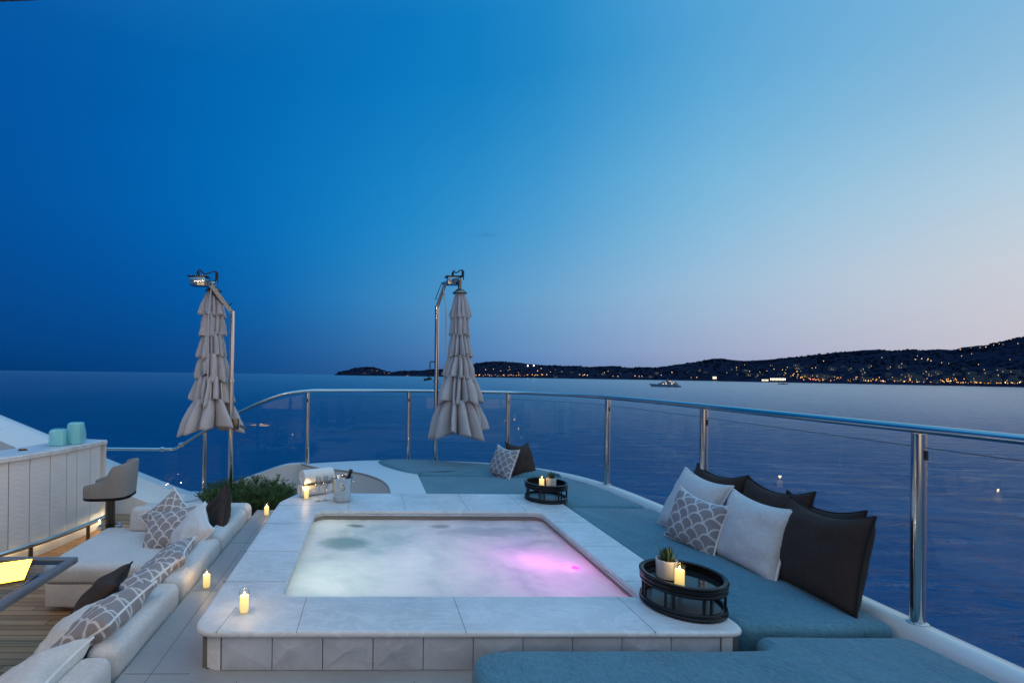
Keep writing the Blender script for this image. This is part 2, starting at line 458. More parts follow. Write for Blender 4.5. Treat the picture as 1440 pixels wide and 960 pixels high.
M = {}
M['stone'] = m_stone('pale_limestone', (0.65, 0.655, 0.665), 0.4, 0.14, 1.2)
M['stone_face'] = m_stone('grey_facing_stone', (0.47, 0.50, 0.55), 0.5, 0.24, 0.9)
M['stone_deck'] = m_stone('ledge_limestone', (0.33, 0.33, 0.335), 0.45, 0.12, 0.4)
M['pool_wall'] = m_stone('pool_wall_stone', (0.24, 0.22, 0.20), 0.4, 0.15, 0.4)
M['grout'] = m_plain('grout', (0.14, 0.13, 0.12), 0.9)
M['gelcoat'] = m_plain('white_gelcoat', (0.74, 0.73, 0.72), 0.28, var=0.03, vscale=1.5)
M['pad'] = m_fabric('sunpad_fabric', (0.076, 0.205, 0.265), 0.15, weave=340, bump=0.6, wrinkle=0.6, mottle=2.4)
M['sofa'] = m_fabric('cream_upholstery', (0.62, 0.595, 0.585), 0.05, bump=0.25, wrinkle=0.4)
M['cream'] = m_fabric('cream_linen', (0.64, 0.625, 0.615), 0.06, wrinkle=0.5)
M['dark'] = m_fabric('charcoal_linen', (0.052, 0.036, 0.031), 0.15, wrinkle=0.5)
M['dark'].node_tree.nodes['Principled BSDF'].inputs['Sheen Weight'].default_value = 0.03
M['dark'].node_tree.nodes['Principled BSDF'].inputs['Specular IOR Level'].default_value = 0.2
M['piping_w'] = m_plain('pale_piping', (0.80, 0.79, 0.79), 0.85)
M['piping_d'] = m_plain('black_piping', (0.012, 0.011, 0.011), 0.8)
M['scallop'] = m_scallop('scallop_weave', (0.29, 0.265, 0.27), (0.68, 0.66, 0.66))
M['canvas'] = m_fabric('parasol_canvas', (0.52, 0.47, 0.465), 0.05, bump=0.2)
M['steel'] = m_plain('polished_steel', (0.62, 0.60, 0.58), 0.13, 1.0, var=0.05, vscale=3)
M['steel_satin'] = m_plain('satin_steel', (0.30, 0.29, 0.285), 0.45, 1.0, var=0.05, vscale=3)
M['glass_edge'] = m_plain('green_glass_edge', (0.03, 0.07, 0.09), 0.3)
M['steel_dark'] = m_plain('bronzed_steel', (0.20, 0.17, 0.14), 0.25, 1.0, var=0.08)
M['glass'] = m_glass('railing_glass', (0.95, 0.975, 0.985), 1.0)
M['clear'] = m_glass('thin_clear_glass', (0.975, 0.98, 0.98), 1.0)
M['lacquer'] = m_plain('black_lacquer', (0.012, 0.010, 0.010), 0.22, var=0.2)
M['lacquer'].node_tree.nodes['Principled BSDF'].inputs['Specular IOR Level'].default_value = 0.3
M['black'] = m_plain('black_rubber', (0.01, 0.01, 0.011), 0.5)
M['towel'] = m_plain('white_terry', (0.80, 0.78, 0.76), 0.95, var=0.05, bump=0.9, bscale=260)
M['pot'] = m_plain('white_ceramic', (0.62, 0.59, 0.57), 0.4, var=0.05)
M['leaf'] = m_plain('succulent_leaf', (0.045, 0.085, 0.04), 0.4, var=0.35, vscale=30)
M['fern'] = m_plain('fern_leaf', (0.055, 0.115, 0.030), 0.6, var=0.5, vscale=9)
M['soil'] = m_plain('soil', (0.03, 0.022, 0.016), 0.95)
M['taupe'] = m_fabric('taupe_leather', (0.25, 0.235, 0.225), 0.05, bump=0.12)
M['bottle'] = m_plain('dark_bottle_glass', (0.012, 0.014, 0.010), 0.1)
M['foil'] = m_plain('dark_foil', (0.02, 0.016, 0.015), 0.3)
M['wick'] = m_plain('wick', (0.02, 0.015, 0.01), 0.9)
M['flame'] = m_emit('flame', (1.0, 0.72, 0.25), 9.0)
M['led'] = m_emit('warm_led', (1.0, 0.72, 0.36), 4.0)
M['lamp_glow'] = m_emit('downlight_glow', (1.0, 0.80, 0.55), 14.0)
M['panel_glow'] = m_emit('yellow_light_panel', (1.0, 0.56, 0.045), 8.0)

# candle wax: lit from inside
m, nt, b = new_mat('glowing_wax'); g = G(nt)
s = g.node('ShaderNodeSeparateXYZ'); g.l.new(g.coord(), s.inputs[0])
b.inputs['Base Color'].default_value = (0.75, 0.62, 0.38, 1); b.inputs['Roughness'].default_value = 0.5
b.inputs['Emission Color'].default_value = (1.0, 0.70, 0.20, 1)
mr = g.node('ShaderNodeMapRange'); g.l.new(s.outputs[2], mr.inputs[0]); mr.inputs[1].default_value = 0.0; mr.inputs[2].default_value = 0.085; mr.inputs[3].default_value = 0.6; mr.inputs[4].default_value = 1.5
g.l.new(mr.outputs[0], b.inputs['Emission Strength'])
M['wax'] = m

# teak: planks across the deck, dark caulked seams
m, nt, b = new_mat('teak_planks'); g = G(nt); co = g.coord()
s = g.node('ShaderNodeSeparateXYZ'); g.l.new(co, s.inputs[0])
pw = 0.072
yy = g.math('DIVIDE', s.outputs[1], pw); row = g.math('FLOOR', yy); fr = g.math('FRACT', yy)
seam = g.math('LESS_THAN', fr, 0.085)
jx = g.math('ADD', g.math('DIVIDE', s.outputs[0], 1.7), g.math('MULTIPLY', g.math('FRACT', g.math('MULTIPLY', row, 0.381)), 1.0))
butt = g.math('LESS_THAN', g.math('FRACT', jx), 0.0035)
wnz = g.node('ShaderNodeTexWhiteNoise', noise_dimensions='2D')
cb = g.node('ShaderNodeCombineXYZ'); g.l.new(row, cb.inputs[0]); g.l.new(g.math('FLOOR', jx), cb.inputs[1]); g.l.new(cb.outputs[0], wnz.inputs['Vector'])
grain = g.noise(g.mapping(co, (1.5, 26, 26)), 6, 6, 0.6, 0.6)
t = g.math('ADD', g.math('MULTIPLY', wnz.outputs[0], 0.45), g.math('MULTIPLY', grain, 0.6))
wood = g.ramp(t, [(0.2, (0.22, 0.112, 0.052)), (0.55, (0.34, 0.19, 0.095)), (0.85, (0.44, 0.265, 0.145))])
cc = g.mix(g.math('MAXIMUM', seam, butt), wood, (0.012, 0.011, 0.010))
g.l.new(cc, b.inputs['Base Color']); b.inputs['Roughness'].default_value = 0.55
g.l.new(g.bump(g.math('SUBTRACT', 1.0, seam), 0.5, 0.003), b.inputs['Normal'])
M['teak'] = m

# bar front panels: carved wave relief
m, nt, b = new_mat('carved_ivory_panel'); g = G(nt); co = g.coord()
s = g.node('ShaderNodeSeparateXYZ'); g.l.new(co, s.inputs[0])
al = g.math('ADD', g.math('MULTIPLY', s.outputs[1], 1.0), g.math('MULTIPLY', s.outputs[0], -0.25))
ph = g.math('ADD', g.math('MULTIPLY', s.outputs[2], 2 * PI / 0.052), g.math('MULTIPLY', g.math('SINE', g.math('MULTIPLY', al, 2 * PI / 0.11)), 1.5))
w = g.math('SINE', g.math('ADD', ph, g.math('MULTIPLY', g.noise(co, 9, 3, 0.5), 2.5)))
g.l.new(g.bump(g.math('ADD', w, g.math('MULTIPLY', g.noise(co, 16, 3, 0.5), 1.2)), 0.15, 0.004), b.inputs['Normal'])
g.l.new(g.ramp(g.noise(co, 4, 5, 0.6), [(0.3, (0.72, 0.715, 0.73)), (0.7, (0.80, 0.79, 0.81))]), b.inputs['Base Color'])
b.inputs['Roughness'].default_value = 0.45
M['carved'] = m

# turquoise blown glass
m, nt, b = new_mat('turquoise_glass'); g = G(nt)
b.inputs['Base Color'].default_value = (0.36, 0.86, 0.92, 1); b.inputs['Roughness'].default_value = 0.12
b.inputs['Transmission Weight'].default_value = 0.25; b.inputs['IOR'].default_value = 1.4
b.inputs['Subsurface Weight'].default_value = 0.4; b.inputs['Subsurface Radius'].default_value = (0.02, 0.06, 0.07)
M['turq'] = m

# sea
m, nt, b = new_mat('sea_water'); g = G(nt); co = g.coord()
b.inputs['Base Color'].default_value = (0.001, 0.045, 0.15, 1); b.inputs['Roughness'].default_value = 0.08; b.inputs['IOR'].default_value = 1.33
ln = g.node('ShaderNodeVectorMath', operation='LENGTH'); g.l.new(co, ln.inputs[0])
fade = g.math('DIVIDE', 1.0, g.math('ADD', 1.0, g.math('DIVIDE', ln.outputs['Value'], 70.0)))   # calmer water inshore, away from the yacht
w1 = g.noise(g.mapping(co, (0.28, 1.0, 1), (0, 0, -0.22)), 0.42, 6, 0.58, 0.6)
w2 = g.noise(g.mapping(co, (0.40, 1.0, 1), (0, 0, 0.10)), 0.15, 4, 0.55, 0.4)
w3 = g.noise(g.mapping(co, (0.5, 1.0, 1), (0, 0, -0.2)), 0.02, 3, 0.5)
rgh = g.node('ShaderNodeMapRange'); g.l.new(ln.outputs['Value'], rgh.inputs[0]); rgh.inputs[1].default_value = 15; rgh.inputs[2].default_value = 350; rgh.inputs[3].default_value = 0.12; rgh.inputs[4].default_value = 0.22   # waves too small to resolve far off
def sb(h, st, d, n=None):
    k = g.node('ShaderNodeBump'); g.l.new(h, k.inputs['Height']); g.l.new(g.math('MULTIPLY', fade, st), k.inputs['Strength']); k.inputs['Distance'].default_value = d
    if n is not None: g.l.new(n, k.inputs['Normal'])
    return k.outputs[0]
nrm = sb(w1, 1.0, 4.6, sb(w2, 1.0, 6.0, sb(w3, 1.0, 8.0)))
# body colour below, sky reflected above; the share of reflection follows the mean water level, its direction the waves
dfs = g.node('ShaderNodeBsdfDiffuse'); dfs.inputs[0].default_value = (0.001, 0.082, 0.200, 1)
gls = g.node('ShaderNodeBsdfGlossy'); g.l.new(rgh.outputs[0], gls.inputs['Roughness']); g.l.new(nrm, gls.inputs['Normal'])
geo = g.node('ShaderNodeNewGeometry')
dt = g.node('ShaderNodeVectorMath', operation='DOT_PRODUCT'); g.l.new(geo.outputs['Incoming'], dt.inputs[0]); g.l.new(geo.outputs['True Normal'], dt.inputs[1])
dn = g.node('ShaderNodeVectorMath', operation='DOT_PRODUCT'); g.l.new(geo.outputs['Incoming'], dn.inputs[0]); g.l.new(nrm, dn.inputs[1])
cs = g.math('MINIMUM', 1.0, g.math('ADD', g.math('MULTIPLY', g.math('ABSOLUTE', dt.outputs['Value']), 0.2), g.math('MULTIPLY', g.math('ABSOLUTE', dn.outputs['Value']), 0.8)))
fwv = g.math('ADD', 0.015, g.math('MULTIPLY', g.math('POWER', g.math('SUBTRACT', 1.0, cs), 7.0), 0.82))     # Fresnel share of a choppy surface
mw = g.node('ShaderNodeMixShader'); g.l.new(fwv, mw.inputs[0]); g.l.new(dfs.outputs[0], mw.inputs[1]); g.l.new(gls.outputs[0], mw.inputs[2])
nt.nodes.remove(b); ow = [n for n in nt.nodes if n.type == 'OUTPUT_MATERIAL'][0]; g.l.new(mw.outputs[0], ow.inputs[0])
M['sea'] = m

# pool water: milky with foam and jets
m = bpy.data.materials.new('bubbling_pool_water'); m.use_nodes = True; nt = m.node_tree; g = G(nt)
for n in list(nt.nodes): nt.nodes.remove(n)
co = g.coord()
warp = g.noise(g.mapping(co, (1.0, 1.0, 1)), 1.4, 5, 0.55, 1.0)
fine = g.noise(g.mapping(co, (1, 1.5, 1), (0, 0, 0.5)), 5, 6, 0.6, 0.6)
f = g.math('ADD', g.math('MULTIPLY', warp, 0.70), g.math('MULTIPLY', fine, 0.30))
colr = g.ramp(f, [(0.32, (0.46, 0.60, 0.61)), (0.45, (0.70, 0.77, 0.77)), (0.58, (0.84, 0.87, 0.86))])
# two darker clear-water patches where the jets part the foam
def blob(cx, cy, rx, ry, amt):
    mp = g.mapping(co, (1 / rx, 1 / ry, 1), loc=(-cx / rx, -cy / ry, 0))
    s_ = g.node('ShaderNodeVectorMath', operation='LENGTH')
    nz = g.node('ShaderNodeVectorMath', operation='MULTIPLY'); g.l.new(mp, nz.inputs[0]); nz.inputs[1].default_value = (1, 1, 0)
    g.l.new(nz.outputs[0], s_.inputs[0])
    d = g.math('ADD', s_.outputs['Value'], g.math('MULTIPLY', g.math('SUBTRACT', fine, 0.5), 0.9))
    mr = g.node('ShaderNodeMapRange', interpolation_type='SMOOTHSTEP'); g.l.new(d, mr.inputs[0]); mr.inputs[1].default_value = 1.25; mr.inputs[2].default_value = 0.45; mr.inputs[3].default_value = 0; mr.inputs[4].default_value = amt
    return mr.outputs[0]
c2 = g.mix(blob(-0.20, 3.84, 0.22, 0.17, 0.75), colr, (0.14, 0.30, 0.30))
c2 = g.mix(blob(1.0, 4.12, 0.5, 0.14, 0.45), c2, (0.25, 0.37, 0.41))
c2 = g.mix(blob(-0.12, 4.27, 0.09, 0.05, 0.8), c2, (0.12, 0.18, 0.18))
c2 = g.mix(blob(0.62, 4.27, 0.10, 0.06, 0.6), c2, (0.12, 0.20, 0.22))
df = g.node('ShaderNodeBsdfDiffuse'); g.l.new(c2, df.inputs[0])
tr = g.node('ShaderNodeBsdfTranslucent'); g.l.new(c2, tr.inputs[0])
mx = g.node('ShaderNodeMixShader'); mx.inputs[0].default_value = 0.36; g.l.new(df.outputs[0], mx.inputs[1]); g.l.new(tr.outputs[0], mx.inputs[2])
gl = g.node('ShaderNodeBsdfGlossy'); gl.inputs['Roughness'].default_value = 0.22
bmp = g.bump(g.noise(g.mapping(co, (1, 1.6, 1)), 9, 4, 0.55, 0.8), 0.35, 0.03); g.l.new(bmp, gl.inputs['Normal'])
fr = g.node('ShaderNodeFresnel'); fr.inputs[0].default_value = 1.33
mx2 = g.node('ShaderNodeMixShader'); g.l.new(fr.outputs[0], mx2.inputs[0]); g.l.new(mx.outputs[0], mx2.inputs[1]); g.l.new(gl.outputs[0], mx2.inputs[2])
o = g.node('ShaderNodeOutputMaterial'); g.l.new(mx2.outputs[0], o.inputs[0])
M['poolwater'] = m

M['land'] = m_plain('wooded_land', (0.016, 0.020, 0.040), 0.95, var=0.4, vscale=0.02)
M['land'].node_tree.nodes['Principled BSDF'].inputs['Specular IOR Level'].default_value = 0.0
M['tree_far'] = m_plain('far_trees', (0.010, 0.014, 0.026), 0.95, var=0.4, vscale=0.05)
M['tree_far'].node_tree.nodes['Principled BSDF'].inputs['Specular IOR Level'].default_value = 0.0
M['house'] = m_plain('pale_render', (0.16, 0.125, 0.12), 0.85, var=0.25, vscale=0.03)
M['roof'] = m_plain('tile_roof', (0.035, 0.022, 0.02), 0.85, var=0.3, vscale=0.2)
M['win_lit'] = m_emit('lit_window', (1.0, 0.68, 0.34), 1.6)
M['win_pale'] = m_emit('pale_lit_window', (1.0, 0.85, 0.62), 2.2)
M['l_orange'] = m_emit('sodium_lamp', (1.0, 0.42, 0.10), 2.6)
M['l_warm'] = m_emit('warm_lamp', (1.0, 0.58, 0.20), 2.6)
M['l_white'] = m_emit('white_lamp', (1.0, 0.93, 0.80), 9.0)
M['l_red'] = m_emit('red_lamp', (1.0, 0.05, 0.12), 6.0)
M['l_blue'] = m_emit('blue_lamp', (0.08, 0.25, 1.0), 5.0)
M['far_hull'] = m_plain('far_hull_paint', (0.30, 0.31, 0.34), 0.4)
M['far_hull_dark'] = m_plain('far_dark_hull', (0.05, 0.055, 0.065), 0.4)
M['ceiling'] = m_plain('hardtop_shade_navy', (0.02, 0.05, 0.10), 0.5, var=0.03)  # navy colour stands in for the unlit edge mirroring sea and sky

# ------------------------------------------------------------------ sea
bm = NB()
rad = [0, 6, 30, 120, 400, 1000, 2500, 6500]
prevr = None; SEG = 72
for r_ in rad:
    if r_ == 0: ring = [bm.verts.new(tilt(0, 0, SEA_Z))]
    else: ring = [bm.verts.new(tilt(r_ * math.cos(2 * PI * k / SEG), r_ * math.sin(2 * PI * k / SEG), SEA_Z)) for k in range(SEG)]
    if prevr:
        for k in range(SEG):
            if len(prevr) == 1: bm.faces.new((prevr[0], ring[k], ring[(k + 1) % SEG]))
            else: bm.faces.new((prevr[k], ring[k], ring[(k + 1) % SEG], prevr[(k + 1) % SEG]))
    prevr = ring
struct('sea', bm, M['sea'])

# ------------------------------------------------------------------ far shore: terrain, woods, houses, lamps, boats
def interp(tab, x):
    if x <= tab[0][0]: return tab[0][1]
    for (a, va), (b_, vb) in zip(tab[:-1], tab[1:]):
        if x <= b_: return va + (vb - va) * (x - a) / (b_ - a)
    return tab[-1][1]
class Land:
    """a range of hills: shore and ridge distance by bearing, ridge height from the skyline"""
    def __init__(s, sky, shore, depth, power=0.8):
        s.sky, s.shore, s.depth, s.power = sky, shore, depth, power
    def point(s, px, t, rough=True):
        d0 = interp(s.shore, px); dd = interp(s.depth, px)
        r_ = ray(px, 523); hx, hy = r_.x, r_.y; L = math.hypot(hx, hy)
        D = d0 + dd * min(t, 1.0)
        k = D / hy
        # ridge height (in the sea's frame) so that it stands where the skyline is
        Dr = d0 + dd; rr = ray(px, interp(s.sky, px)); kr = Dr / rr.y
        zr = EYE + rr.z * kr + TA * Dr + TB * rr.x * kr
        z0 = SEA_Z + 0.5
        z = z0 + (zr - z0) * (min(t, 1.0) ** s.power)
        if t > 1: 
            D = d0 + dd * t; k = D / hy; z = z0 + (zr - z0) * max(0.0, 1 - (t - 1) * 2.0)
        return hx * k, D, z
    def mesh(s, bm, p0, p1, step):
        cols = []; T = [0.0, 0.02, 0.12, 0.25, 0.4, 0.55, 0.7, 0.85, 0.95, 1.0, 1.1, 1.3, 1.55]
        px = p0
        while px <= p1 + 1e-6:
            c = []
            for t in T:
                x, y, z = s.point(px, t)
                if 0.05 < t < 1.01:
                    h = max(0, z - SEA_Z)
                    z += h * 0.10 * noise.noise(Vector((x * 0.004, y * 0.004, 2))) * (1 if t < .9 else .5) + min(h, 8) * 0.4 * noise.noise(Vector((x * 0.02, y * 0.02, 5)))
                if t == 0: z = SEA_Z - 1.5
                c.append(bm.verts.new(tilt(x, y, z)))
            cols.append(c); px += step
        for a, b_ in zip(cols[:-1], cols[1:]):
            for i in range(len(T) - 1): bm.faces.new((a[i], b_[i], b_[i + 1], a[i + 1]))
    def at(s, px, py):
        """where the sight line through a point of the photograph meets the slope"""
        lo, hi = 0.02, 1.0
        for _ in range(30):
            t = (lo + hi) / 2; p = s.point(px, t)
            if project(tilt(*p))[1] > py: lo = t
            else: hi = t
        return Vector(s.point(px, (lo + hi) / 2))
headland = Land([(470, 527), (476, 523), (482, 521.5), (490, 520), (500, 516.8), (512, 515.4), (524, 516), (534, 518.6), (543, 522), (552, 523), (565, 521.4), (580, 520.6), (592, 521.2), (602, 519.6), (620, 518.5), (650, 520), (700, 521)],
                [(470, 4300), (605, 4200), (700, 4200)], [(470, 150), (500, 420), (700, 420)])
midhills = Land([(630, 523), (655, 515), (670, 510.5), (684, 508.6), (700, 508), (722, 509), (742, 512), (765, 513.2), (790, 514), (812, 514.2), (830, 516), (848, 515), (866, 514.6), (884, 517), (900, 516), (920, 516.6), (938, 515), (956, 512), (975, 509), (990, 506.4), (1002, 504.6), (1015, 503.8), (1030, 506.4), (1045, 507.8), (1070, 507), (1100, 504), (1180, 500)],
                [(630, 4000), (800, 3600), (950, 3000), (1180, 2500)], [(630, 500), (1000, 900), (1180, 900)])
nearhills = Land([(1010, 533), (1030, 520), (1052, 512), (1075, 507.5), (1100, 503.5), (1125, 501), (1150, 498), (1172, 495.5), (1195, 494.6), (1216, 493.4), (1235, 492), (1255, 492.8), (1280, 491.4), (1300, 492.6), (1318, 491.6), (1340, 492.6), (1352, 489.5), (1366, 487.5), (1384, 486), (1400, 481.5), (1420, 477.5), (1440, 473), (1500, 464), (1600, 462), (1750, 480), (1900, 500)],
                 [(1010, 2550), (1100, 2200), (1250, 1750), (1440, 1380), (1900, 1000)], [(1010, 400), (1100, 1300), (1440, 900), (1900, 500)], 0.9)
LANDS = [(headland, 470, 700), (midhills, 630, 1180), (nearhills, 1010, 1900)]
for (ld, a, b_), nm in zip(LANDS, ('headland', 'hills', 'hills')):
    bm = NB(); ld.mesh(bm, a, b_, 3.0); struct(nm, bm, M['land'], angle=180)
# woods: countless crowns over the slopes
bm = NB()
ico = bmesh.new(); bmesh.ops.create_icosphere(ico, subdivisions=1, radius=1.0)
iv = [v.co.copy() for v in ico.verts]; fi = [[v.index for v in f.verts] for f in ico.faces]; ico.free()
def crown(p, r_, sz):
    j = [random.uniform(0.75, 1.25) for _ in iv]
    vs = [bm.verts.new(tilt(p.x + c.x * r_ * k, p.y + c.y * r_ * k, p.z + c.z * sz * k)) for c, k in zip(iv, j)]
    for f in fi: bm.faces.new([vs[i] for i in f])
for ld, a, b_, n in ((headland, 476, 640, 230), (midhills, 645, 1150, 900), (nearhills, 1040, 1560, 1500)):
    for _ in range(n):
        px = random.uniform(a, b_)
        t = 1.0 - random.random() ** 2.0 * 0.93 if random.random() < 0.75 else random.uniform(0.03, 1)
        p = Vector(ld.point(px, t)); sc = p.y / 2600
        r_ = random.uniform(4, 9) * max(0.7, min(1.25, sc))
        if t > 0.93: r_ *= 0.62
        crown(p + Vector((0, 0, r_ * 0.15)), r_ * 1.15, r_ * random.uniform(0.55, 0.95))
w = obj('hillside_woods', bm, M['tree_far'], angle=20); w['kind'] = 'stuff'

def house_mesh(w_, d_, h_, lit, pale=False):
    bm = NB(); box(bm, -w_ / 2, w_ / 2, -d_ / 2, d_ / 2, -3, h_, mi=0)
    e = 0.6
    a = [bm.verts.new((sx * (w_ / 2 + e), sy * (d_ / 2 + e), h_ + 0.05)) for sx, sy in ((-1, -1), (1, -1), (1, 1), (-1, 1))]
    r0, r1 = bm.verts.new((-w_ * 0.3, 0, h_ + 2.2)), bm.verts.new((w_ * 0.3, 0, h_ + 2.2))
    for f in ((a[0], a[1], r1, r0), (a[1], a[2], r1), (a[2], a[3], r0, r1), (a[3], a[0], r0), (a[3], a[2], a[1], a[0])):
        bm.faces.new(f).material_index = 1
    k = int(w_ / 3.2); st = max(1, int(h_ / 3))
    for i in range(k):
        for s_ in range(st):
            if random.random() > lit: continue
            x = -w_ / 2 + (i + 0.5) * w_ / k; z = 0.9 + s_ * 3
            box(bm, x - 0.65, x + 0.65, -d_ / 2 - 0.06, -d_ / 2 - 0.01, z, z + 1.5, mi=2)
    return bm
protos = []
for i, (w_, d_, h_, lit) in enumerate([(12, 9, 6, 0.12), (18, 11, 9, 0.10), (14, 10, 12, 0.12), (24, 12, 9, 0.07), (10, 9, 5, 0.0), (30, 14, 13, 0.07)]):
    o = obj('town_house', house_mesh(w_, d_, h_, lit), [M['house'], M['roof'], M['win_lit']], smooth=False)
    tag(o, 'small dim town house on the dark hillside along the bay', 'house', 'town houses round the bay')
    protos.append(o)
def put(o, p, rz=0):
    o.location = tilt(*p); o.rotation_euler = (0, 0, rz)
spots = []
random.seed(21)
for _ in range(64):
    px = random.uniform(1150, 1436); py = 541.5 - (1440 - px) * 0.026 - random.random() ** 1.6 * 20
    spots.append((nearhills, px, py))
for _ in range(22):
    px = random.uniform(1045, 1180); spots.append((nearhills, px, random.uniform(514, 533)))
for _ in range(18):
    px = random.uniform(680, 1000); spots.append((midhills, px, random.uniform(521, 531)))
spots += [(headland, 513, 525.2), (headland, 523, 521), (headland, 530, 522), (headland, 540, 525)]
for i, (ld, px, py) in enumerate(spots):
    p = ld.at(px, py)
    o = protos[i] if i < len(protos) else random.choice(protos).copy()
    if i >= len(protos): COL.objects.link(o)
    put(o, p, math.atan2(-p.x, p.y) + random.uniform(-0.4, 0.4))
# two buildings the photograph shows lit up
def lit_house(name, w_, d_, h_, label, px, py, ld):
    bm = NB(); box(bm, -w_ / 2, w_ / 2, -d_ / 2, d_ / 2, -3, h_)
    p = ld.at(px, py); t = thing(name, label, 'building', tilt(*p), math.atan2(-p.x, p.y))
    obj('wall', bm, M['house'], t, smooth=False, local=True)
    bm = NB(); box(bm, -w_ / 2 - 0.8, w_ / 2 + 0.8, -d_ / 2 - 0.8, d_ / 2 + 0.8, h_, h_ + 1.1); obj('roof', bm, M['roof'], t, smooth=False, local=True)
    n = int(w_ / 5)
    for i in range(n):
        bm = NB(); x = -w_ / 2 + (i + 0.5) * w_ / n
        box(bm, x - 1.4, x + 1.4, -d_ / 2 - 0.3, -d_ / 2 - 0.02, 1.2, h_ - 1.2); obj('window', bm, M['win_pale'], t, smooth=False, local=True)
lit_house('waterfront_hotel', 58, 16, 13, 'long lit hotel front at the waterline near the anchored dark boat', 1094, 535, nearhills)
lit_house('seaside_villa', 26, 12, 10, 'low brightly lit villa beside the long lit hotel front', 1076, 536, nearhills)
lit_house('hillside_hotel', 20, 14, 17, 'bright narrow lit building on the shore right of the white motor yacht', 1005, 533, midhills)

def lamp_mesh(r_):
    bm = NB(); bmesh.ops.create_icosphere(bm, subdivisions=2, radius=r_, matrix=Matrix.Translation((0, 0, 5)))
    tube(bm, [(0, 0, -1), (0, 0, 5 - r_ * 0.9)], 0.18, 5, mi=1)
    return bm
lampsets = {}
def lamp(kind, px, py, ld, size=1.0):
    p = ld.at(px, py)
    key = kind
    if key not in lampsets:
        o = obj('street_lamp', lamp_mesh(1.0), [M[kind], M['black']])
        lampsets[key] = o
    else:
        o = lampsets[key].copy(); COL.objects.link(o)
    lab = {'l_orange': 'orange street lamp glowing on the shore of the bay', 'l_warm': 'warm yellow lamp glowing on the far hillside',
           'l_white': 'bright white floodlight on the far shore', 'l_red': 'red beacon lamp on the waterfront', 'l_blue': 'blue lamp on the waterfront'}[kind]
    tag(o, lab, 'lamp', {'l_orange': 'orange shore lamps', 'l_warm': 'warm hillside lamps', 'l_white': 'white floodlights'}.get(kind))
    put(o, p); s_ = size * max(0.6, p.y / 2400) * 1.6; o.scale = (s_,) * 3
    o.location.z -= 5 * (s_ - 1) * 0.5
random.seed(5)
for i in range(30):
    lamp('l_orange', 669 + i * 3.4 + random.uniform(-1.5, 1.5), 528.6 + random.uniform(-0.7, 0.8), midhills, random.uniform(0.6, 1.25))
for px, py in ((683, 521), (694, 520), (704, 522.5), (716, 517), (717, 520.5), (729, 525), (761, 519.5), (756, 523), (774, 524), (790, 523.5), (822, 528.5), (815, 528), (850, 525), (862, 530), (869, 530.5), (893, 530), (899, 530.5), (903, 530.3), (855, 523), (540, 525), (547, 525.6), (930, 529), (945, 525), (972, 532), (980, 532), (1040, 523), (820, 529), (826, 529)):
    lamp('l_warm', px, py, headland if px < 600 else midhills, random.uniform(0.6, 1.2))
for px, py in ((742, 516.4), (750.5, 516.4)): lamp('l_white', px, py, midhills, 1.7)
for _ in range(34): lamp('l_warm', random.uniform(1022, 1150), random.uniform(508, 531), nearhills if random.random() < .75 else midhills, random.uniform(0.45, 1.0))
for px, py in ((1285, 503), (1290, 502), (1296, 506), (1304, 508), (1309, 509), (1305, 506.5), (1324, 511.5), (1334, 512.5), (1287, 507), (1352, 502), (1366, 499), (1378, 490), (1386, 489.5), (1397, 486.5), (1405, 485), (1431, 484.5), (1410, 485.5), (1384, 521.5), (1268, 513), (1240, 504), (1158, 509), (1350, 493), (1365, 490), (1376, 514), (1420, 507)):
    lamp('l_warm', px, py, nearhills, random.uniform(0.55, 1.05))
for i in range(85):
    px = random.uniform(1110, 1438)
    lamp(random.choice(('l_orange', 'l_orange', 'l_warm')), px, 541.6 - (1440 - px) * 0.026 - abs(random.gauss(0, 3.2)), nearhills, random.uniform(0.45, 1.1))
for px in (1321, 1326, 1332, 1337, 1382, 1395, 1396, 1414, 1434): lamp('l_warm', px, 540.4 - (1440 - px) * 0.022, nearhills, random.uniform(1.1, 1.6))
for i in range(60):
    px = random.uniform(1120, 1438); lamp('l_orange' if random.random() < .7 else 'l_warm', px, 543.4 - (1440 - px) * 0.022 - random.random() * 2.2, nearhills, random.uniform(0.5, 1.2))
lamp('l_red', 1143.5, 535.3, nearhills, 1.3); lamp('l_blue', 1242, 537.6, nearhills, 1.1)

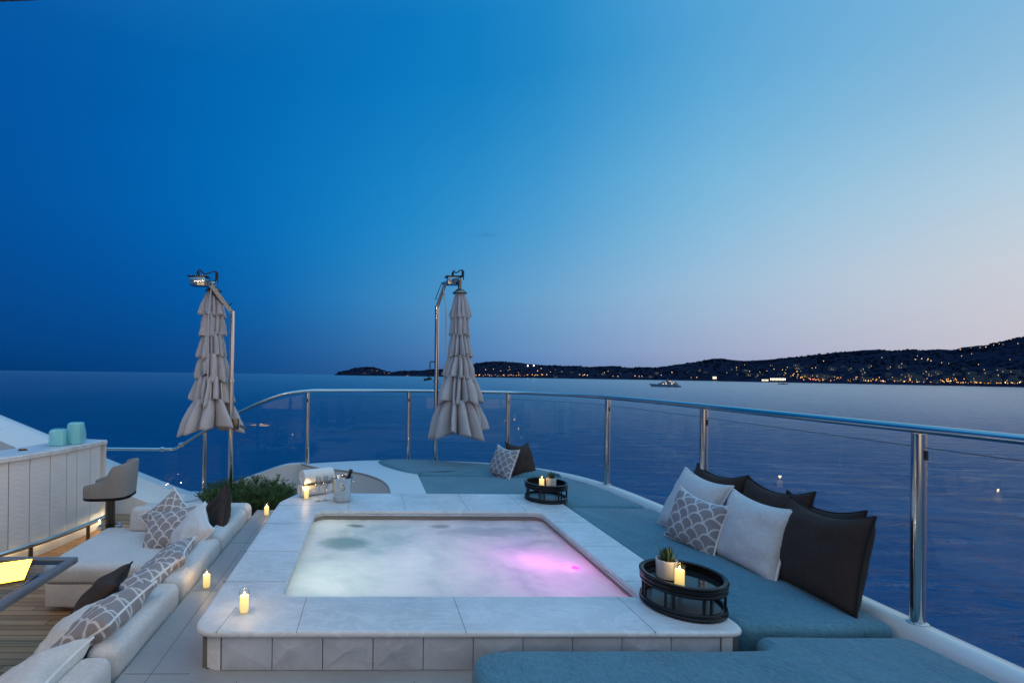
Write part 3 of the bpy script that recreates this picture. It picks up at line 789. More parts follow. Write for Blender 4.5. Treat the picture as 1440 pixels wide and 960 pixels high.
# anchored motor yacht
def far_yacht(px, py, length, label, dark=False, small=False):
    r_ = ray(px, py); k = 1.0
    lo, hi = 50, 6000
    for _ in range(40):
        D = (lo + hi) / 2; x = r_.x / r_.y * D
        if project(tilt(x, D, SEA_Z))[1] > py: lo = D
        else: hi = D
    t = thing('motor_yacht' if not small else 'small_boat', label, 'yacht' if not small else 'boat', tilt(x, D, SEA_Z), math.atan2(-x, D))
    L = length; hm = M['far_hull_dark'] if dark else M['far_hull']
    bm = NB()
    secs = []
    for f, wd, zt, zb in ((-0.5, 0.02, 0.105, 0.09), (-0.42, 0.05, 0.10, 0.0), (-0.25, 0.085, 0.092, -0.03), (0.1, 0.10, 0.085, -0.03), (0.42, 0.095, 0.07, -0.03), (0.5, 0.085, 0.04, -0.01)):
        x = f * L; secs.append([(x, -wd * L, zt * L), (x, -wd * L * 0.75, zb * L), (x, wd * L * 0.75, zb * L), (x, wd * L, zt * L)])
    loft_loops(bm, secs); obj('hull', bm, hm, t, smooth=False, local=True)
    tiers = [(-0.24, 0.40, 0.08, 0.135), (-0.14, 0.34, 0.135, 0.185), (-0.02, 0.20, 0.185, 0.225)] if not small else [(-0.1, 0.3, 0.075, 0.15)]
    for i, (a, b_, z0, z1) in enumerate(tiers):
        bm = NB(); w_ = (0.075 - 0.012 * i) * L
        lp = lambda z, sl: [((a + sl) * L, -w_, z * L), (b_ * L, -w_, z * L), (b_ * L, w_, z * L), ((a + sl) * L, w_, z * L)]
        loft_loops(bm, [lp(z0, 0), lp(z1 - 0.008, 0.05), [(p[0] * 1.0 + (0.02 * L if j in (1, 2) else -0.01 * L), p[1] * 1.05, p[2] + 0.008 * L) for j, p in enumerate(lp(z1 - 0.008, 0.05))]])
        d_ = obj('deckhouse', bm, hm, t, smooth=False, local=True)
        bm = NB()
        for q in range(6):
            xx = (a + 0.08 + (b_ - a - 0.1) * q / 6) * L
            if random.random() < 0.45: box(bm, xx, xx + 0.035 * L, -w_ - 0.004 * L, -w_ - 0.001 * L, (z0 + 0.012) * L, (z1 - 0.016) * L)
        if len(bm.verts): obj('window', bm, M['win_lit'], d_, smooth=False, local=True)
        else: bm.free()
    bm = NB(); tube(bm, [(0.08 * L, 0, tiers[-1][3] * L), (0.10 * L, 0, (tiers[-1][3] + 0.07) * L)], 0.006 * L, 5); tube(bm, [(0.07 * L, 0, (tiers[-1][3] + .04) * L), (0.12 * L, 0, (tiers[-1][3] + 0.045) * L)], 0.006 * L, 5)
    obj('mast', bm, hm, t, local=True)
random.seed(9)
far_yacht(935, 543.6, 40, 'white motor yacht with lit windows anchored off the hills')
far_yacht(1101, 540.2, 23, 'dark low boat lying before the lit waterfront hotel', True, True)
far_yacht(572, 528.9, 44, 'tiny white boat with lights below the low headland', False, True)

# ------------------------------------------------------------------ yacht: hull, decks, bulwarks
OUT = [(2.97, -3.0), (2.97, 0.6), (2.97, 2.75), (2.97, 4.2), (2.94, 4.9), (2.86, 5.6), (2.68, 6.15), (2.36, 6.6), (1.9, 6.92), (1.3, 7.1), (0.6, 7.18), (-0.1, 7.12), (-0.65, 6.95), (-0.95, 6.83)]
outer = smoothpath([(x, y, 0) for x, y in OUT], 6)
outer2 = [Vector((p.x, p.y)) for p in outer]
def inner_off(pts, d):
    out = []
    for i, p in enumerate(pts):
        a = pts[max(i - 1, 0)]; b_ = pts[min(i + 1, len(pts) - 1)]
        t_ = (b_ - a).normalized(); out.append(p + Vector((-t_.y, t_.x)) * d)
    return out
# hull sides and the raised deck core below the pads and the pool
bm = NB()
prism(bm, [(p.x - 0.0, p.y) for p in inner_off(outer2, 0.03)] + [(-1.02, 6.70), (-1.02, -3.0)], -11.6, -0.85)
struct('yacht_hull', bm, M['gelcoat'], smooth=True)
bm = NB()
prism(bm, [(-5.6, -3.0), (-1.05, -3.0), (-1.05, 6.95), (-1.6, 6.98), (-5.9, 6.98), (-5.9, -3.0)], -11.6, -0.70)
struct('yacht_hull', bm, M['gelcoat'], smooth=False)
# teak deck sheet on the lower level
bm = NB(); prism(bm, [(-5.6, -3.0), (-1.06, -3.0), (-1.06, 6.9), (-5.6, 6.9)], -0.69, -0.65)
struct('teak_deck', bm, M['teak'], smooth=False)
# stone ledge (platform the tub stands on)
bm = NB(); prism(bm, [(-1.19, -3.0), (0.60, -3.0), (0.60, 2.40), (-0.80, 2.40), (-0.80, 5.06), (0.60, 5.06), (0.60, 5.14), (-1.19, 5.14)], -0.64, -0.20)
for y in (1.6, 2.36, 3.25, 4.15): box(bm, -1.18, -0.865, y - 0.0015, y + 0.0015, -0.201, -0.1992, mi=1)
for x in (-0.62, 0.22): box(bm, x - 0.0015, x + 0.0015, -3, 2.3, -0.201, -0.1992, mi=1)
box(bm, -1.05, -1.047, -3, 5.1, -0.201, -0.1994, mi=1)
box(bm, -1.19, 0.5, 2.27, 2.273, -0.201, -0.1994, mi=1)
struct('stone_ledge', bm, [M['stone_deck'], M['grout']], smooth=False)
# support below the sun pads
inn = inner_off(outer2, 0.17)
base_line = [p for p in inn if p.y < 6.99 and p.x > 0.4]
bm = NB(); prism(bm, [(p.x, p.y) for p in inn if p.x > 0.2] + [(0.2, 5.2), (1.95, 5.2), (1.95, 2.3), (0.56, 2.3), (0.56, -3.0)], -0.66, -0.20)
struct('raised_deck', bm, M['gelcoat'], smooth=False)

# white gunwale round the pads
gt = thing('gunwale', 'white moulded gunwale curving round the sun pads under the railing', 'gunwale', (2.9, 2.0, -0.4))
bm = NB()
secs = []
for p, q in zip(outer2, inner_off(outer2, 0.20)):
    n_ = (q - p).normalized()
    prof = [(0, -0.88), (-0.02, -0.10), (0.0, -0.045), (0.025, -0.028), (0.10, -0.022), (0.135, -0.028), (0.165, -0.06), (0.19, -0.20), (0.19, -0.88)]
    secs.append([(p.x + n_.x * d, p.y + n_.y * d, z) for d, z in prof])
loft_loops(bm, secs); obj('cap', bm, M['gelcoat'], gt)

# curved console with the round recess at the bow end of the tub
arc = smoothpath([(-0.95, 6.70, 0), (-0.72, 6.45, 0), (-0.53, 6.36, 0), (-0.14, 6.13, 0), (0.08, 5.83, 0), (0.18, 5.55, 0), (0.21, 5.30, 0), (0.21, 5.09, 0)], 6)
ct = thing('console', 'white curved console with a round recess behind the towels', 'console', (0.2, 6.2, -0.4))
bm = NB()
inn2 = [p for p in inner_off(outer2, 0.192) if -0.62 < p.x < 0.62 and p.y > 6]
poly = [(0.60, 5.09)] + [(p.x, p.y) for p in inn2] + [(p.x, p.y) for p in arc]
prism(bm, poly, -0.62, -0.012); obj('top', bm, M['gelcoat'], ct)
bm = NB()
ap = [Vector((p.x, p.y, 0.0)) for p in arc]
tube(bm, [p + Vector((0, 0, -0.012)) for p in ap], 0.011, 8); obj('edge_trim', bm, m_plain('copper_trim', (0.36, 0.27, 0.24), 0.4, 0.0), ct)

# port bulwark: rises from the low sill up to the gunwale
bt = thing('bulwark', 'white bulwark rising in a curve behind the green plant', 'bulwark', (-1.6, 6.4, -0.65))
bp = smoothpath([(-0.90, 6.88, -0.025), (-1.19, 6.84, -0.04), (-1.57, 6.81, -0.165), (-1.96, 6.80, -0.312), (-2.315, 6.80, -0.452), (-2.65, 6.80, -0.54)], 6)
bm = NB(); secs = []
for i, p in enumerate(bp):
    d = (bp[min(i + 1, len(bp) - 1)] - bp[max(i - 1, 0)]); d.z = 0; d.normalize(); n_ = Vector((-d.y, d.x, 0))
    if n_.y > 0: n_ = -n_
    prof = [(0.0, -0.9 - p.z), (0.0, -0.01), (0.015, 0.0), (0.075, 0.0), (0.09, -0.012), (0.095, -0.05), (0.13, -0.9 - p.z)]
    secs.append([(p.x + n_.x * (a - 0.05), p.y + n_.y * (a - 0.05), p.z + z) for a, z in prof])
loft_loops(bm, secs); obj('wall', bm, M['gelcoat'], bt)
# transverse wing: inner wall, sloping shoulder
wt_ = thing('wing_bulwark', 'white sloping wing bulwark descending from the bar towards the plant', 'bulwark', (-3.6, 6.4, -0.65))
bm = NB()
A = [(-2.22, -0.455), (-2.57, -0.455), (-2.78, -0.385), (-3.71, -0.01), (-5.12, 0.56), (-5.9, 0.88)]
secs = []
for x, z in A:
    drop = 0.02 if x > -2.3 else 0.17 if x > -4 else 0.14
    secs.append([(x, 7.0, -0.9), (x, 7.0, z - 0.02), (x, 6.94, z), (x, 6.78, z - 0.005), (x, 6.53, z - drop), (x, 6.50, z - drop - 0.02), (x, 6.50, -0.9)])
loft_loops(bm, secs); obj('wall', bm, M['gelcoat'], wt_, angle=25)
bm = NB(); tube(bm, [(x, 6.655, z - (0.011 if x > -2.3 else 0.092 if x > -4 else 0.075)) for x, z in A], 0.004, 5); obj('seam', bm, M['grout'], wt_)
bm = NB(); box(bm, -3.1, -1.25, 6.475, 6.495, -0.645, -0.60); obj('skirting', bm, M['teak'], wt_, smooth=False)
bm = NB(); lathe(bm, [(0, 0), (0.045, 0), (0.05, 0.012), (0.032, 0.03), (0, 0.034)], (-2.57, 6.497, -0.42), 20, axis=Matrix.Rotation(PI / 2, 4, 'X')); obj('courtesy_light', bm, M['steel'], wt_)
bm = NB(); lathe(bm, [(0, 0), (0.02, 0), (0.018, 0.006), (0, 0.008)], (-2.57, 6.462, -0.43), 12, axis=Matrix.Rotation(PI / 2, 4, 'X')); obj('lens', bm, M['led'], wt_)

# ------------------------------------------------------------------ hardtop over the camera with its downlights (its edge shows in the top left corner)
ht = thing('hardtop', 'dark edge of the hardtop roof in the upper corner above the bar', 'roof', (-2.5, 0, 3.2))
edge = smoothpath([(-6, 2.70, 0), (-3.5, 2.66, 0), (-1.97, 2.59, 0), (-1.5, 2.50, 0), (-0.9, 2.2, 0), (-0.4, 1.6, 0), (0.0, 0.6, 0), (0.2, -1.0, 0), (0.2, -3.2, 0)], 5)
bm = NB(); prism(bm, [(p.x, p.y) for p in edge] + [(-6, -3.2)], 3.20, 3.36); obj('roof_slab', bm, M['ceiling'], ht, angle=30)
DL = [(-4.2, 1.6), (-3.2, 1.6), (-2.2, 1.6), (-4.2, 0.2), (-3.0, 0.2), (-1.6, 0.2), (-0.7, -0.8)]
for x, y in DL:
    bm = NB(); lathe(bm, [(0.045, 3.196), (0.045, 3.185), (0.06, 3.182), (0.062, 3.199), (0.045, 3.199)], (x, y, 0), 20); dl = obj('downlight', bm, M['steel'], ht)
    bm = NB(); lathe(bm, [(0, 3.192), (0.044, 3.192), (0.044, 3.196), (0, 3.196)], (x, y, 0), 20); obj('lens', bm, M['lamp_glow'], dl)
# saloon wall with lit openings behind the camera, and a pillar each side
sw = thing('saloon_wall', 'white saloon front with lit windows behind the deck', 'wall', (-1.5, -3.0, -0.65))
bm = NB()
for x0, x1, z0, z1 in ((-6, 3, 2.5, 3.2), (-6, 3, -0.65, 0.0), (-6, -5.2, 0, 2.5), (-3.6, -3.3, 0, 2.5), (-1.5, -1.2, 0, 2.5), (0.6, 3, 0, 2.5)):
    box(bm, x0, x1, -3.2, -3.0, z0 + .002, z1 - .002)
obj('wall', bm, M['gelcoat'], sw, smooth=False)
for x0, x1 in ((-5.2, -3.6), (-3.3, -1.5), (-1.2, 0.6)):
    bm = NB(); box(bm, x0, x1, -3.15, -3.10, 0, 2.5); obj('lit_window', bm, m_emit('saloon_light', (1.0, 0.74, 0.48), 0.9), sw, smooth=False)
def area_lamp(name, loc, size, power, col, target=None, spread=None):
    d = bpy.data.lights.new(name, 'AREA'); d.shape = 'DISK'; d.size = size; d.energy = power; d.color = col
    if spread: d.spread = R(spread)
    o = bpy.data.objects.new(name, d); COL.objects.link(o); o.location = loc
    if target is not None: o.rotation_euler = (Vector(loc) - Vector(target)).to_track_quat('Z', 'Y').to_euler()
    return o
WARM = (1.0, 0.80, 0.62)
for x, y in DL:
    area_lamp('downlight_lamp', (x, y, 3.17), 0.09, 8.0, WARM, (x + 0.5, y + 1.0, 0))

# ------------------------------------------------------------------ hot tub
tub = thing('hot_tub', 'square stone hot tub sunk in the deck with a pale limestone coping', 'hot tub', (0.53, 3.7, -0.20))
NC = 7
CO = [(-0.87, 2.36), (1.90, 2.36), (1.90, 5.08), (-0.74, 5.08), (-0.88, 4.72)]
CI = [(-0.49, 2.75), (1.57, 2.75), (1.57, 4.43), (-0.42, 4.43), (-0.49, 4.36)]
ro = rounded(CO, [0.13, 0.11, 0.06, 0.12, 0.2], NC); ri = rounded(CI, [0.07, 0.07, 0.10, 0.06, 0.06], NC)
def L3(loop, z): return [(p.x, p.y, z) for p in loop]
bm = NB()
loops = [L3(offset_loop(ro, 0.03), -0.031), L3(offset_loop(ro, 0.010), -0.031)]
for k in range(7):
    a = -PI / 2 + PI * k / 6; loops.append(L3(offset_loop(ro, 0.010 - 0.012 * math.cos(a) + 0.004), -0.0155 + 0.0155 * math.sin(a)))
loops.append(L3(offset_loop(ro, 0.03), 0.0))
loops.append(L3(offset_loop(ri, -0.035), 0.0))
for k in range(1, 7):
    a = PI / 2 - PI * k / 6; loops.append(L3(offset_loop(ri, -0.012 + 0.012 * math.cos(a)), -0.017 + 0.017 * math.sin(a)))
loops.append(L3(offset_loop(ri, -0.018), -0.040))
loft_loops(bm, loops, cap0=False, cap1=False)
cop = obj('coping', bm, M['stone'], tub, angle=50)
bm = NB()   # lower lip of the inner edge
loft_loops(bm, [L3(offset_loop(ri, -0.02), -0.036), L3(offset_loop(ri, -0.004), -0.036), L3(offset_loop(ri, 0.0), -0.041), L3(offset_loop(ri, -0.004), -0.047), L3(offset_loop(ri, -0.03), -0.047)], cap0=False, cap1=False)
obj('inner_lip', bm, M['stone'], cop)
# joints of the coping slabs
bm = NB()
def joint(a, b_, w=0.0024):
    a = Vector(a); b_ = Vector(b_); d = (b_ - a).normalized(); n_ = Vector((-d.y, d.x)) * w / 2
    q = [a + n_, a - n_, b_ - n_, b_ + n_]
    lo = [bm.verts.new((p.x, p.y, -0.004)) for p in q]; hi = [bm.verts.new((p.x, p.y, 0.0007)) for p in q]
    for i in range(4): bm.faces.new((lo[i], lo[(i + 1) % 4], hi[(i + 1) % 4], hi[i]))
    bm.faces.new(hi); bm.faces.new(lo[::-1])
for x in (-0.35, 0.48, 1.42): joint((x, 2.362), (x, 2.735))
joint((-0.74, 2.362), (-0.71, 2.62)); 
for y in (2.93, 3.42, 4.05, 4.60): joint((-0.878, y), (-0.505, y))
for y in (2.95, 3.55, 4.12): joint((1.585, y), (1.888, y))
for x in (-0.20, 0.33, 0.92, 1.45): joint((x, 4.445), (x, 5.078))
obj('joints', bm, M['grout'], cop, smooth=False)
# facing tiles with a faceted face, rounded pale corner stones
def facet_tile(bm, p0, p1, z0, z1, out):
    """tile between plan points p0-p1 facing OUT, with a low off-centre pyramid"""
    p0, p1, out = Vector(p0), Vector(p1), Vector(out)
    d = (p1 - p0); g_ = d.normalized() * 0.002
    a, b_ = p0 + g_, p1 - g_
    back = [bm.verts.new((q.x, q.y, z)) for q, z in ((a - out * 0.02, z0), (b_ - out * 0.02, z0), (b_ - out * 0.02, z1), (a - out * 0.02, z1))]
    fr_ = [bm.verts.new((q.x, q.y, z)) for q, z in ((a, z0), (b_, z0), (b_, z1), (a, z1))]
    for i in range(4): bm.faces.new((back[i], back[(i + 1) % 4], fr_[(i + 1) % 4], fr_[i]))
    m1 = p0 + d * random.uniform(0.3, 0.45) + out * random.uniform(0.006, 0.013); m2 = p0 + d * random.uniform(0.55, 0.7) + out * random.uniform(0.004, 0.011)
    c1 = bm.verts.new((m1.x, m1.y, z0 + (z1 - z0) * random.uniform(0.35, 0.65))); c2 = bm.verts.new((m2.x, m2.y, z0 + (z1 - z0) * random.uniform(0.35, 0.65)))
    for f in ((fr_[0], fr_[1], c2), (fr_[0], c2, c1), (fr_[1], fr_[2], c2), (fr_[2], fr_[3], c1), (fr_[2], c1, c2), (fr_[3], fr_[0], c1)): bm.faces.new(f)
random.seed(3)
bm = NB(); n = 10
for i in range(n):
    x0 = -0.72 + 2.48 * i / n; facet_tile(bm, (x0, 2.385), (x0 + 2.48 / n, 2.385), -0.197, -0.032, (0, -1))
obj('facing_tiles', bm, M['stone_face'], tub, smooth=False); bm = NB()
for i in range(9):
    y0 = 2.51 + 2.2 * i / 9; facet_tile(bm, (-0.848, y0 + 2.2 / 9), (-0.848, y0), -0.197, -0.032, (-1, 0))
obj('facing_tiles', bm, M['stone_face'], tub, smooth=False)
for cx, cy, a0, a1 in ((-0.725, 2.508, PI, 1.5 * PI), (1.77, 2.508, 1.5 * PI, 2 * PI)):
    bm = NB(); rr = 0.122
    pl = [(cx, cy)] + [(cx + rr * math.cos(a0 + (a1 - a0) * k / 8), cy + rr * math.sin(a0 + (a1 - a0) * k / 8)) for k in range(9)]
    prism(bm, pl, -0.1985, -0.031); obj('corner_stone', bm, M['stone'], tub)
bm = NB(); prism(bm, [(-0.82, 2.41), (1.87, 2.41), (1.87, 2.60), (-0.82, 2.60)], -0.1988, -0.033); obj('core', bm, M['grout'], tub, smooth=False)
# basin below the coping
bm = NB(); w_ = offset_loop(ri, -0.022)
loft_loops(bm, [L3(offset_loop(ri, -0.05), -0.0475), L3(w_, -0.0475), L3(w_, -0.11)], cap0=False, cap1=False)
obj('waterline_wall', bm, M['pool_wall'], tub, angle=30)
bm = NB(); loft_loops(bm, [L3(w_, -0.1101), L3(w_, -0.75)], cap0=False)
obj('basin', bm, M['gelcoat'], tub, angle=30)
# the coloured underwater lamp and its white neighbours
bm = NB(); lathe(bm, [(0, 0.008), (0.02, 0.007), (0.026, 0.0), (0.026, -0.01), (0, -0.01)], (1.45, 3.37, -0.089), 24)
ul = obj('underwater_lamp', bm, m_plain('magenta_lens', (0.6, 0.05, 0.5), 0.2, **{'Emission Color': (1.0, 0.10, 0.80, 1), 'Emission Strength': 1.4}), tub)
def pt(name, loc, power, col, r_=0.02):
    d = bpy.data.lights.new(name, 'POINT'); d.energy = power; d.color = col; d.shadow_soft_size = r_
    o = bpy.data.objects.new(name, d); COL.objects.link(o); o.location = loc; return o
pt('pool_lamp', (1.41, 3.38, -0.15), 0.8, (1.0, 0.08, 0.75))
pt('pool_lamp', (1.2, 3.5, -0.36), 8.5, (1.0, 0.16, 0.72), 0.06)
pt('pool_lamp', (1.2, 3.0, -0.40), 2.2, (1.0, 0.2, 0.75), 0.06)
pt('pool_lamp', (-0.25, 3.2, -0.50), 8.5, (0.90, 1.0, 0.76), 0.06)
pt('pool_lamp', (0.45, 3.5, -0.6), 6, (0.9, 0.97, 1.0), 0.06)
pt('pool_lamp', (-0.3, 4.25, -0.35), 1.6, (1.0, 0.95, 0.62), 0.06)
bm = NB()
nx, ny = 70, 60; x0, x1, y0, y1 = -0.51, 1.592, 2.728, 4.452
gv = [[bm.verts.new((x0 + (x1 - x0) * i / nx, y0 + (y1 - y0) * j / ny, -0.088 + 0.004 * noise.noise(Vector((i * 0.12, j * 0.12, 1))) + 0.002 * noise.noise(Vector((i * 0.5, j * 0.5, 2))))) for j in range(ny + 1)] for i in range(nx + 1)]
for i in range(nx):
    for j in range(ny): bm.faces.new((gv[i][j], gv[i + 1][j], gv[i + 1][j + 1], gv[i][j + 1]))
struct('pool_water', bm, M['poolwater'])

# ------------------------------------------------------------------ sun pads
inn3 = [p for p in inner_off(outer2, 0.205)]
def gun_between(y0, y1):   # inner gunwale line on the starboard side, south to north
    return [(p.x, p.y) for p in inn3 if y0 < p.y < y1 and p.x > 1.6]
def spad(outline, r_, z1, label, rr=0.045, fn=None, crown=0.012):
    o2 = rounded(ccw(outline), r_, 5)
    bm = NB(); pad(bm, densify(o2, 0.08), -0.198, z1, rr, fn=fn, crown=crown)
    c = sum((Vector((p.x, p.y, 0)) for p in o2), Vector()) / len(o2)
    t = thing('sun_pad', label, 'sun pad', (c.x, c.y, -0.2), 0, 'sun pads round the hot tub')
    obj('cushion', bm, M['pad'], t, angle=60)
    return t
spad([(0.47, -2.4), (2.78, -2.4), (2.78, 2.44), (1.975, 2.44), (1.935, 2.325), (0.47, 2.325)], [0.08, 0.08, 0.10, 0.07, 0.03, 0.18], -0.048, 'large blue-grey sun pad in front of the hot tub, nearest the camera', 0.055)
spad([(1.925, 2.475), (2.775, 2.475), (2.775, 4.70), (1.925, 4.70)], 0.065, -0.03, 'long blue-grey sun pad beside the hot tub under the row of pillows')
sA = [(1.925, 4.735), (2.755, 4.735)] + gun_between(4.9, 6.05) + [(2.50, 6.08), (0.555, 6.08), (0.555, 5.105), (1.925, 5.105)]
spad(sA, [0.065, 0.065] + [0.0] * (len(sA) - 6) + [0.03, 0.18, 0.03, 0.03], -0.03, 'blue-grey sun pad wrapping round the far corner of the hot tub behind the small tray')
sB = [(0.60, 6.115), (2.46, 6.115)] + [(p.x, p.y) for p in inn3 if p.y > 6.2 and p.x > 0.2 and not (p.x > 2.40)] + [(0.10, 6.86), (0.17, 6.62), (0.30, 6.38), (0.43, 6.19), (0.50, 6.115)]
t = spad(sB, 0.02, -0.02, 'sun pad with raised headrest at the far bow end below the railing', 0.06, fn=lambda c: 0.035 * max(0, min(1, (c.y - 6.15) / 0.4)) + 0.015 * math.sin(c.x * 3.1))

# ------------------------------------------------------------------ railing with glass
rail = thing('guard_rail', 'polished steel guard rail with glass panes curving round the bow', 'railing', (2.9, 2.5, -0.03))
main = [(2.9, -1.6, 1.0), (2.9, 0.8, 1.0), (2.9, 2.5, 1.0), (2.9, 4.15, 1.0), (2.87, 4.95, 1.0), (2.79, 5.62, 1.0), (2.61, 6.12, 1.0), (2.31, 6.54, 1.0), (1.95, 6.84, 1.0), (1.3, 7.03, 1.0), (0.56, 7.1, 1.0), (-0.15, 7.04, 1.0), (-0.55, 6.92, 1.0), (-0.88, 6.80, 0.995), (-1.29, 6.76, 0.925), (-1.785, 6.75, 0.71), (-2.285, 6.75, 0.432), (-2.61, 6.75, 0.235), (-2.70, 6.75, 0.184), (-2.80, 6.75, 0.172), (-3.3, 6.75, 0.172), (-4.1, 6.75, 0.172)]
mp = smoothpath(main, 8)
bm = NB(); tube(bm, mp, 0.033, 14, rz=0.024); obj('handrail', bm, M['steel'], rail)
bm = NB()
for q in (Vector((-2.62, 6.75, 0.23)), Vector((-2.87, 6.75, 0.172))):
    tube(bm, [q + Vector((-0.02, 0, 0.0)), q + Vector((0.02, 0, 0.012 if q.x > -2.75 else 0))], 0.036, 12)
obj('rail_joint', bm, M['steel'], rail)
POSTS = [(2.9, 2.5, -0.03, 0.975, 0.030), (2.9, 4.15, -0.03, 0.975, 0.033), (2.79, 5.64, -0.03, 0.975, 0.032), (1.95, 6.83, -0.03, 0.975, 0.031), (0.56, 7.09, -0.03, 0.975, 0.031), (-0.88, 6.78, -0.03, 0.97, 0.031), (-2.295, 6.75, -0.48, 0.41, 0.031), (2.9, 0.8, -0.03, 0.975, 0.035)]
for x, y, z0, z1, r_ in POSTS:
    bm = NB(); tube(bm, [(x, y, z0), (x, y, z1)], r_, 16)
    p_ = obj('post', bm, M['steel'], rail)
    bm = NB(); lathe(bm, [(r_, 0.0), (r_ * 1.45, 0.0), (r_ * 1.45, 0.008), (r_ * 1.05, 0.014), (r_, 0.014)], (x, y, z0 + 0.004), 18); obj('base_flange', bm, M['steel'], p_)
    if z0 > -0.1:
        bm = NB(); d_ = Vector((x, y, 0)); side = Vector((0, 1, 0)) if x > 2.7 else Vector((1, 0, 0))
        box(bm, x - 0.008, x + 0.008, y - r_ - 0.008, y - r_ + 0.004, 0.84, 0.89, 0.003)
        obj('glass_clamp', bm, M['black'], p_, smooth=False)
def glass_strip(i0, i1, z0f, z1f):
    bm = NB(); a = []
    for p in mp[i0:i1 + 1]:
        a.append((bm.verts.new((p.x, p.y, z0f(p))), bm.verts.new((p.x, p.y, z1f(p)))))
    for u, v in zip(a[:-1], a[1:]): bm.faces.new((u[0], v[0], v[1], u[1]))
    ext = bmesh.ops.solidify(bm, geom=bm.faces[:], thickness=0.010)
    return bm
def near(x, y): return min(range(len(mp)), key=lambda i: (mp[i].x - x) ** 2 + (mp[i].y - y) ** 2)
stops = [near(p[0], p[1]) for p in (POSTS[7], POSTS[0], POSTS[1], POSTS[2], POSTS[3], POSTS[4], POSTS[5])]
for a, b_ in zip([0] + stops[:-1], stops):
    obj('glass_pane', glass_strip(a, b_, lambda p: 0.0, lambda p: 0.905), M['glass'], rail, angle=60)
for a, b_ in zip([0] + stops[:-1], stops):
    bm = NB(); tube(bm, [(p.x, p.y, 0.9055) for p in mp[a:b_ + 1]], 0.0022, 6); obj('pane_edge', bm, M['glass_edge'], rail)
i7 = near(-2.285, 6.75)
def zb(p): return -0.03 if p.x > -1.15 else max(-0.45, -0.03 - (-(p.x) - 1.15) * 0.36)
obj('glass_pane', glass_strip(stops[-1], i7, zb, lambda p: p.z - 0.05), M['glass'], rail, angle=60)
obj('glass_pane', glass_strip(i7, len(mp) - 1, lambda p: -0.44 if p.x > -2.75 else min(0.10, -0.40 + (-p.x - 2.75) * 0.40), lambda p: p.z - 0.05), M['glass'], rail, angle=60)

# ------------------------------------------------------------------ folded parasols
def canopy(bm, cx, cy, tops, seed, nf=10):
    """tiered skirts of gathered cloth: uneven rounded folds, deep narrow creases, ragged hems"""
    rnd = random.Random(seed); seg = 216; ph0 = rnd.uniform(0, 1)
    def folds():
        w = [rnd.uniform(0.45, 1.6) for _ in range(nf)]; t = sum(w); c = 0; out = []
        for x in w: out.append((c / t, (c + x) / t)); c += x
        return out
    base = folds()
    for k, (zt, zb_, rt, rb, amp, zig) in enumerate(tops):
        rows = []; S = 12
        ck = folds() if k % 2 else base; sh = rnd.uniform(0, 1)
        lob = [rnd.uniform(0.76, 1.08) for _ in range(nf)]; dip = [rnd.uniform(-0.9, 1.0) for _ in range(nf)]
        skew = [rnd.uniform(-1, 1) for _ in range(nf)]; ex = [rnd.uniform(1.8, 3.6) for _ in range(nf)]; dep = [rnd.uniform(0.6, 1.15) for _ in range(nf)]
        tl, ta = rnd.uniform(0.01, 0.03), rnd.uniform(0, 2 * PI)
        for s in range(S + 1):
            f = s / S; row = []
            for j in range(seg):
                w_ = (j / seg + sh) % 1.0
                i0 = next((i for i, (a, b_) in enumerate(ck) if a <= w_ < b_), nf - 1); a0, a1 = ck[i0]
                c = (w_ - a0) / (a1 - a0) * 2 - 1
                ridge = max(0.0, 1 - abs(c) ** ex[i0]); belly = math.cos(c * PI / 2)
                env = 0.55 + 0.45 * f
                r_ = rt + (rb - rt) * (1.55 * f - 0.55 * f * f)
                L = 1 + (lob[i0] - 1) * f * belly ** 0.7
                rr = r_ * L * (1 - amp * dep[i0] * env * (1 - 0.65 * ridge - 0.35 * belly))
                th = 2 * PI * (j / seg + ph0) + 0.20 * skew[i0] * f * belly
                nz = noise.noise(Vector((math.cos(th) * 2.6, math.sin(th) * 2.6, k * 5 + f * 1.7 + seed)))
                rr += 0.022 * f * nz + 0.006 * noise.noise(Vector((w_ * 40, f * 6, k * 3)))
                z = zt + (zb_ - zt) * f - zig * f ** 2 * (belly * dip[i0] - 0.3) + zig * 0.5 * f * noise.noise(Vector((w_ * 14, k * 3.1, 0))) + tl * f * math.cos(th + ta)
                row.append(bm.verts.new((cx + rr * math.cos(th), cy + rr * math.sin(th), z)))
            rows.append(row)
        for a, b_ in zip(rows[:-1], rows[1:]):
            for j in range(seg): bm.faces.new((a[j], a[(j + 1) % seg], b_[(j + 1) % seg], b_[j]))
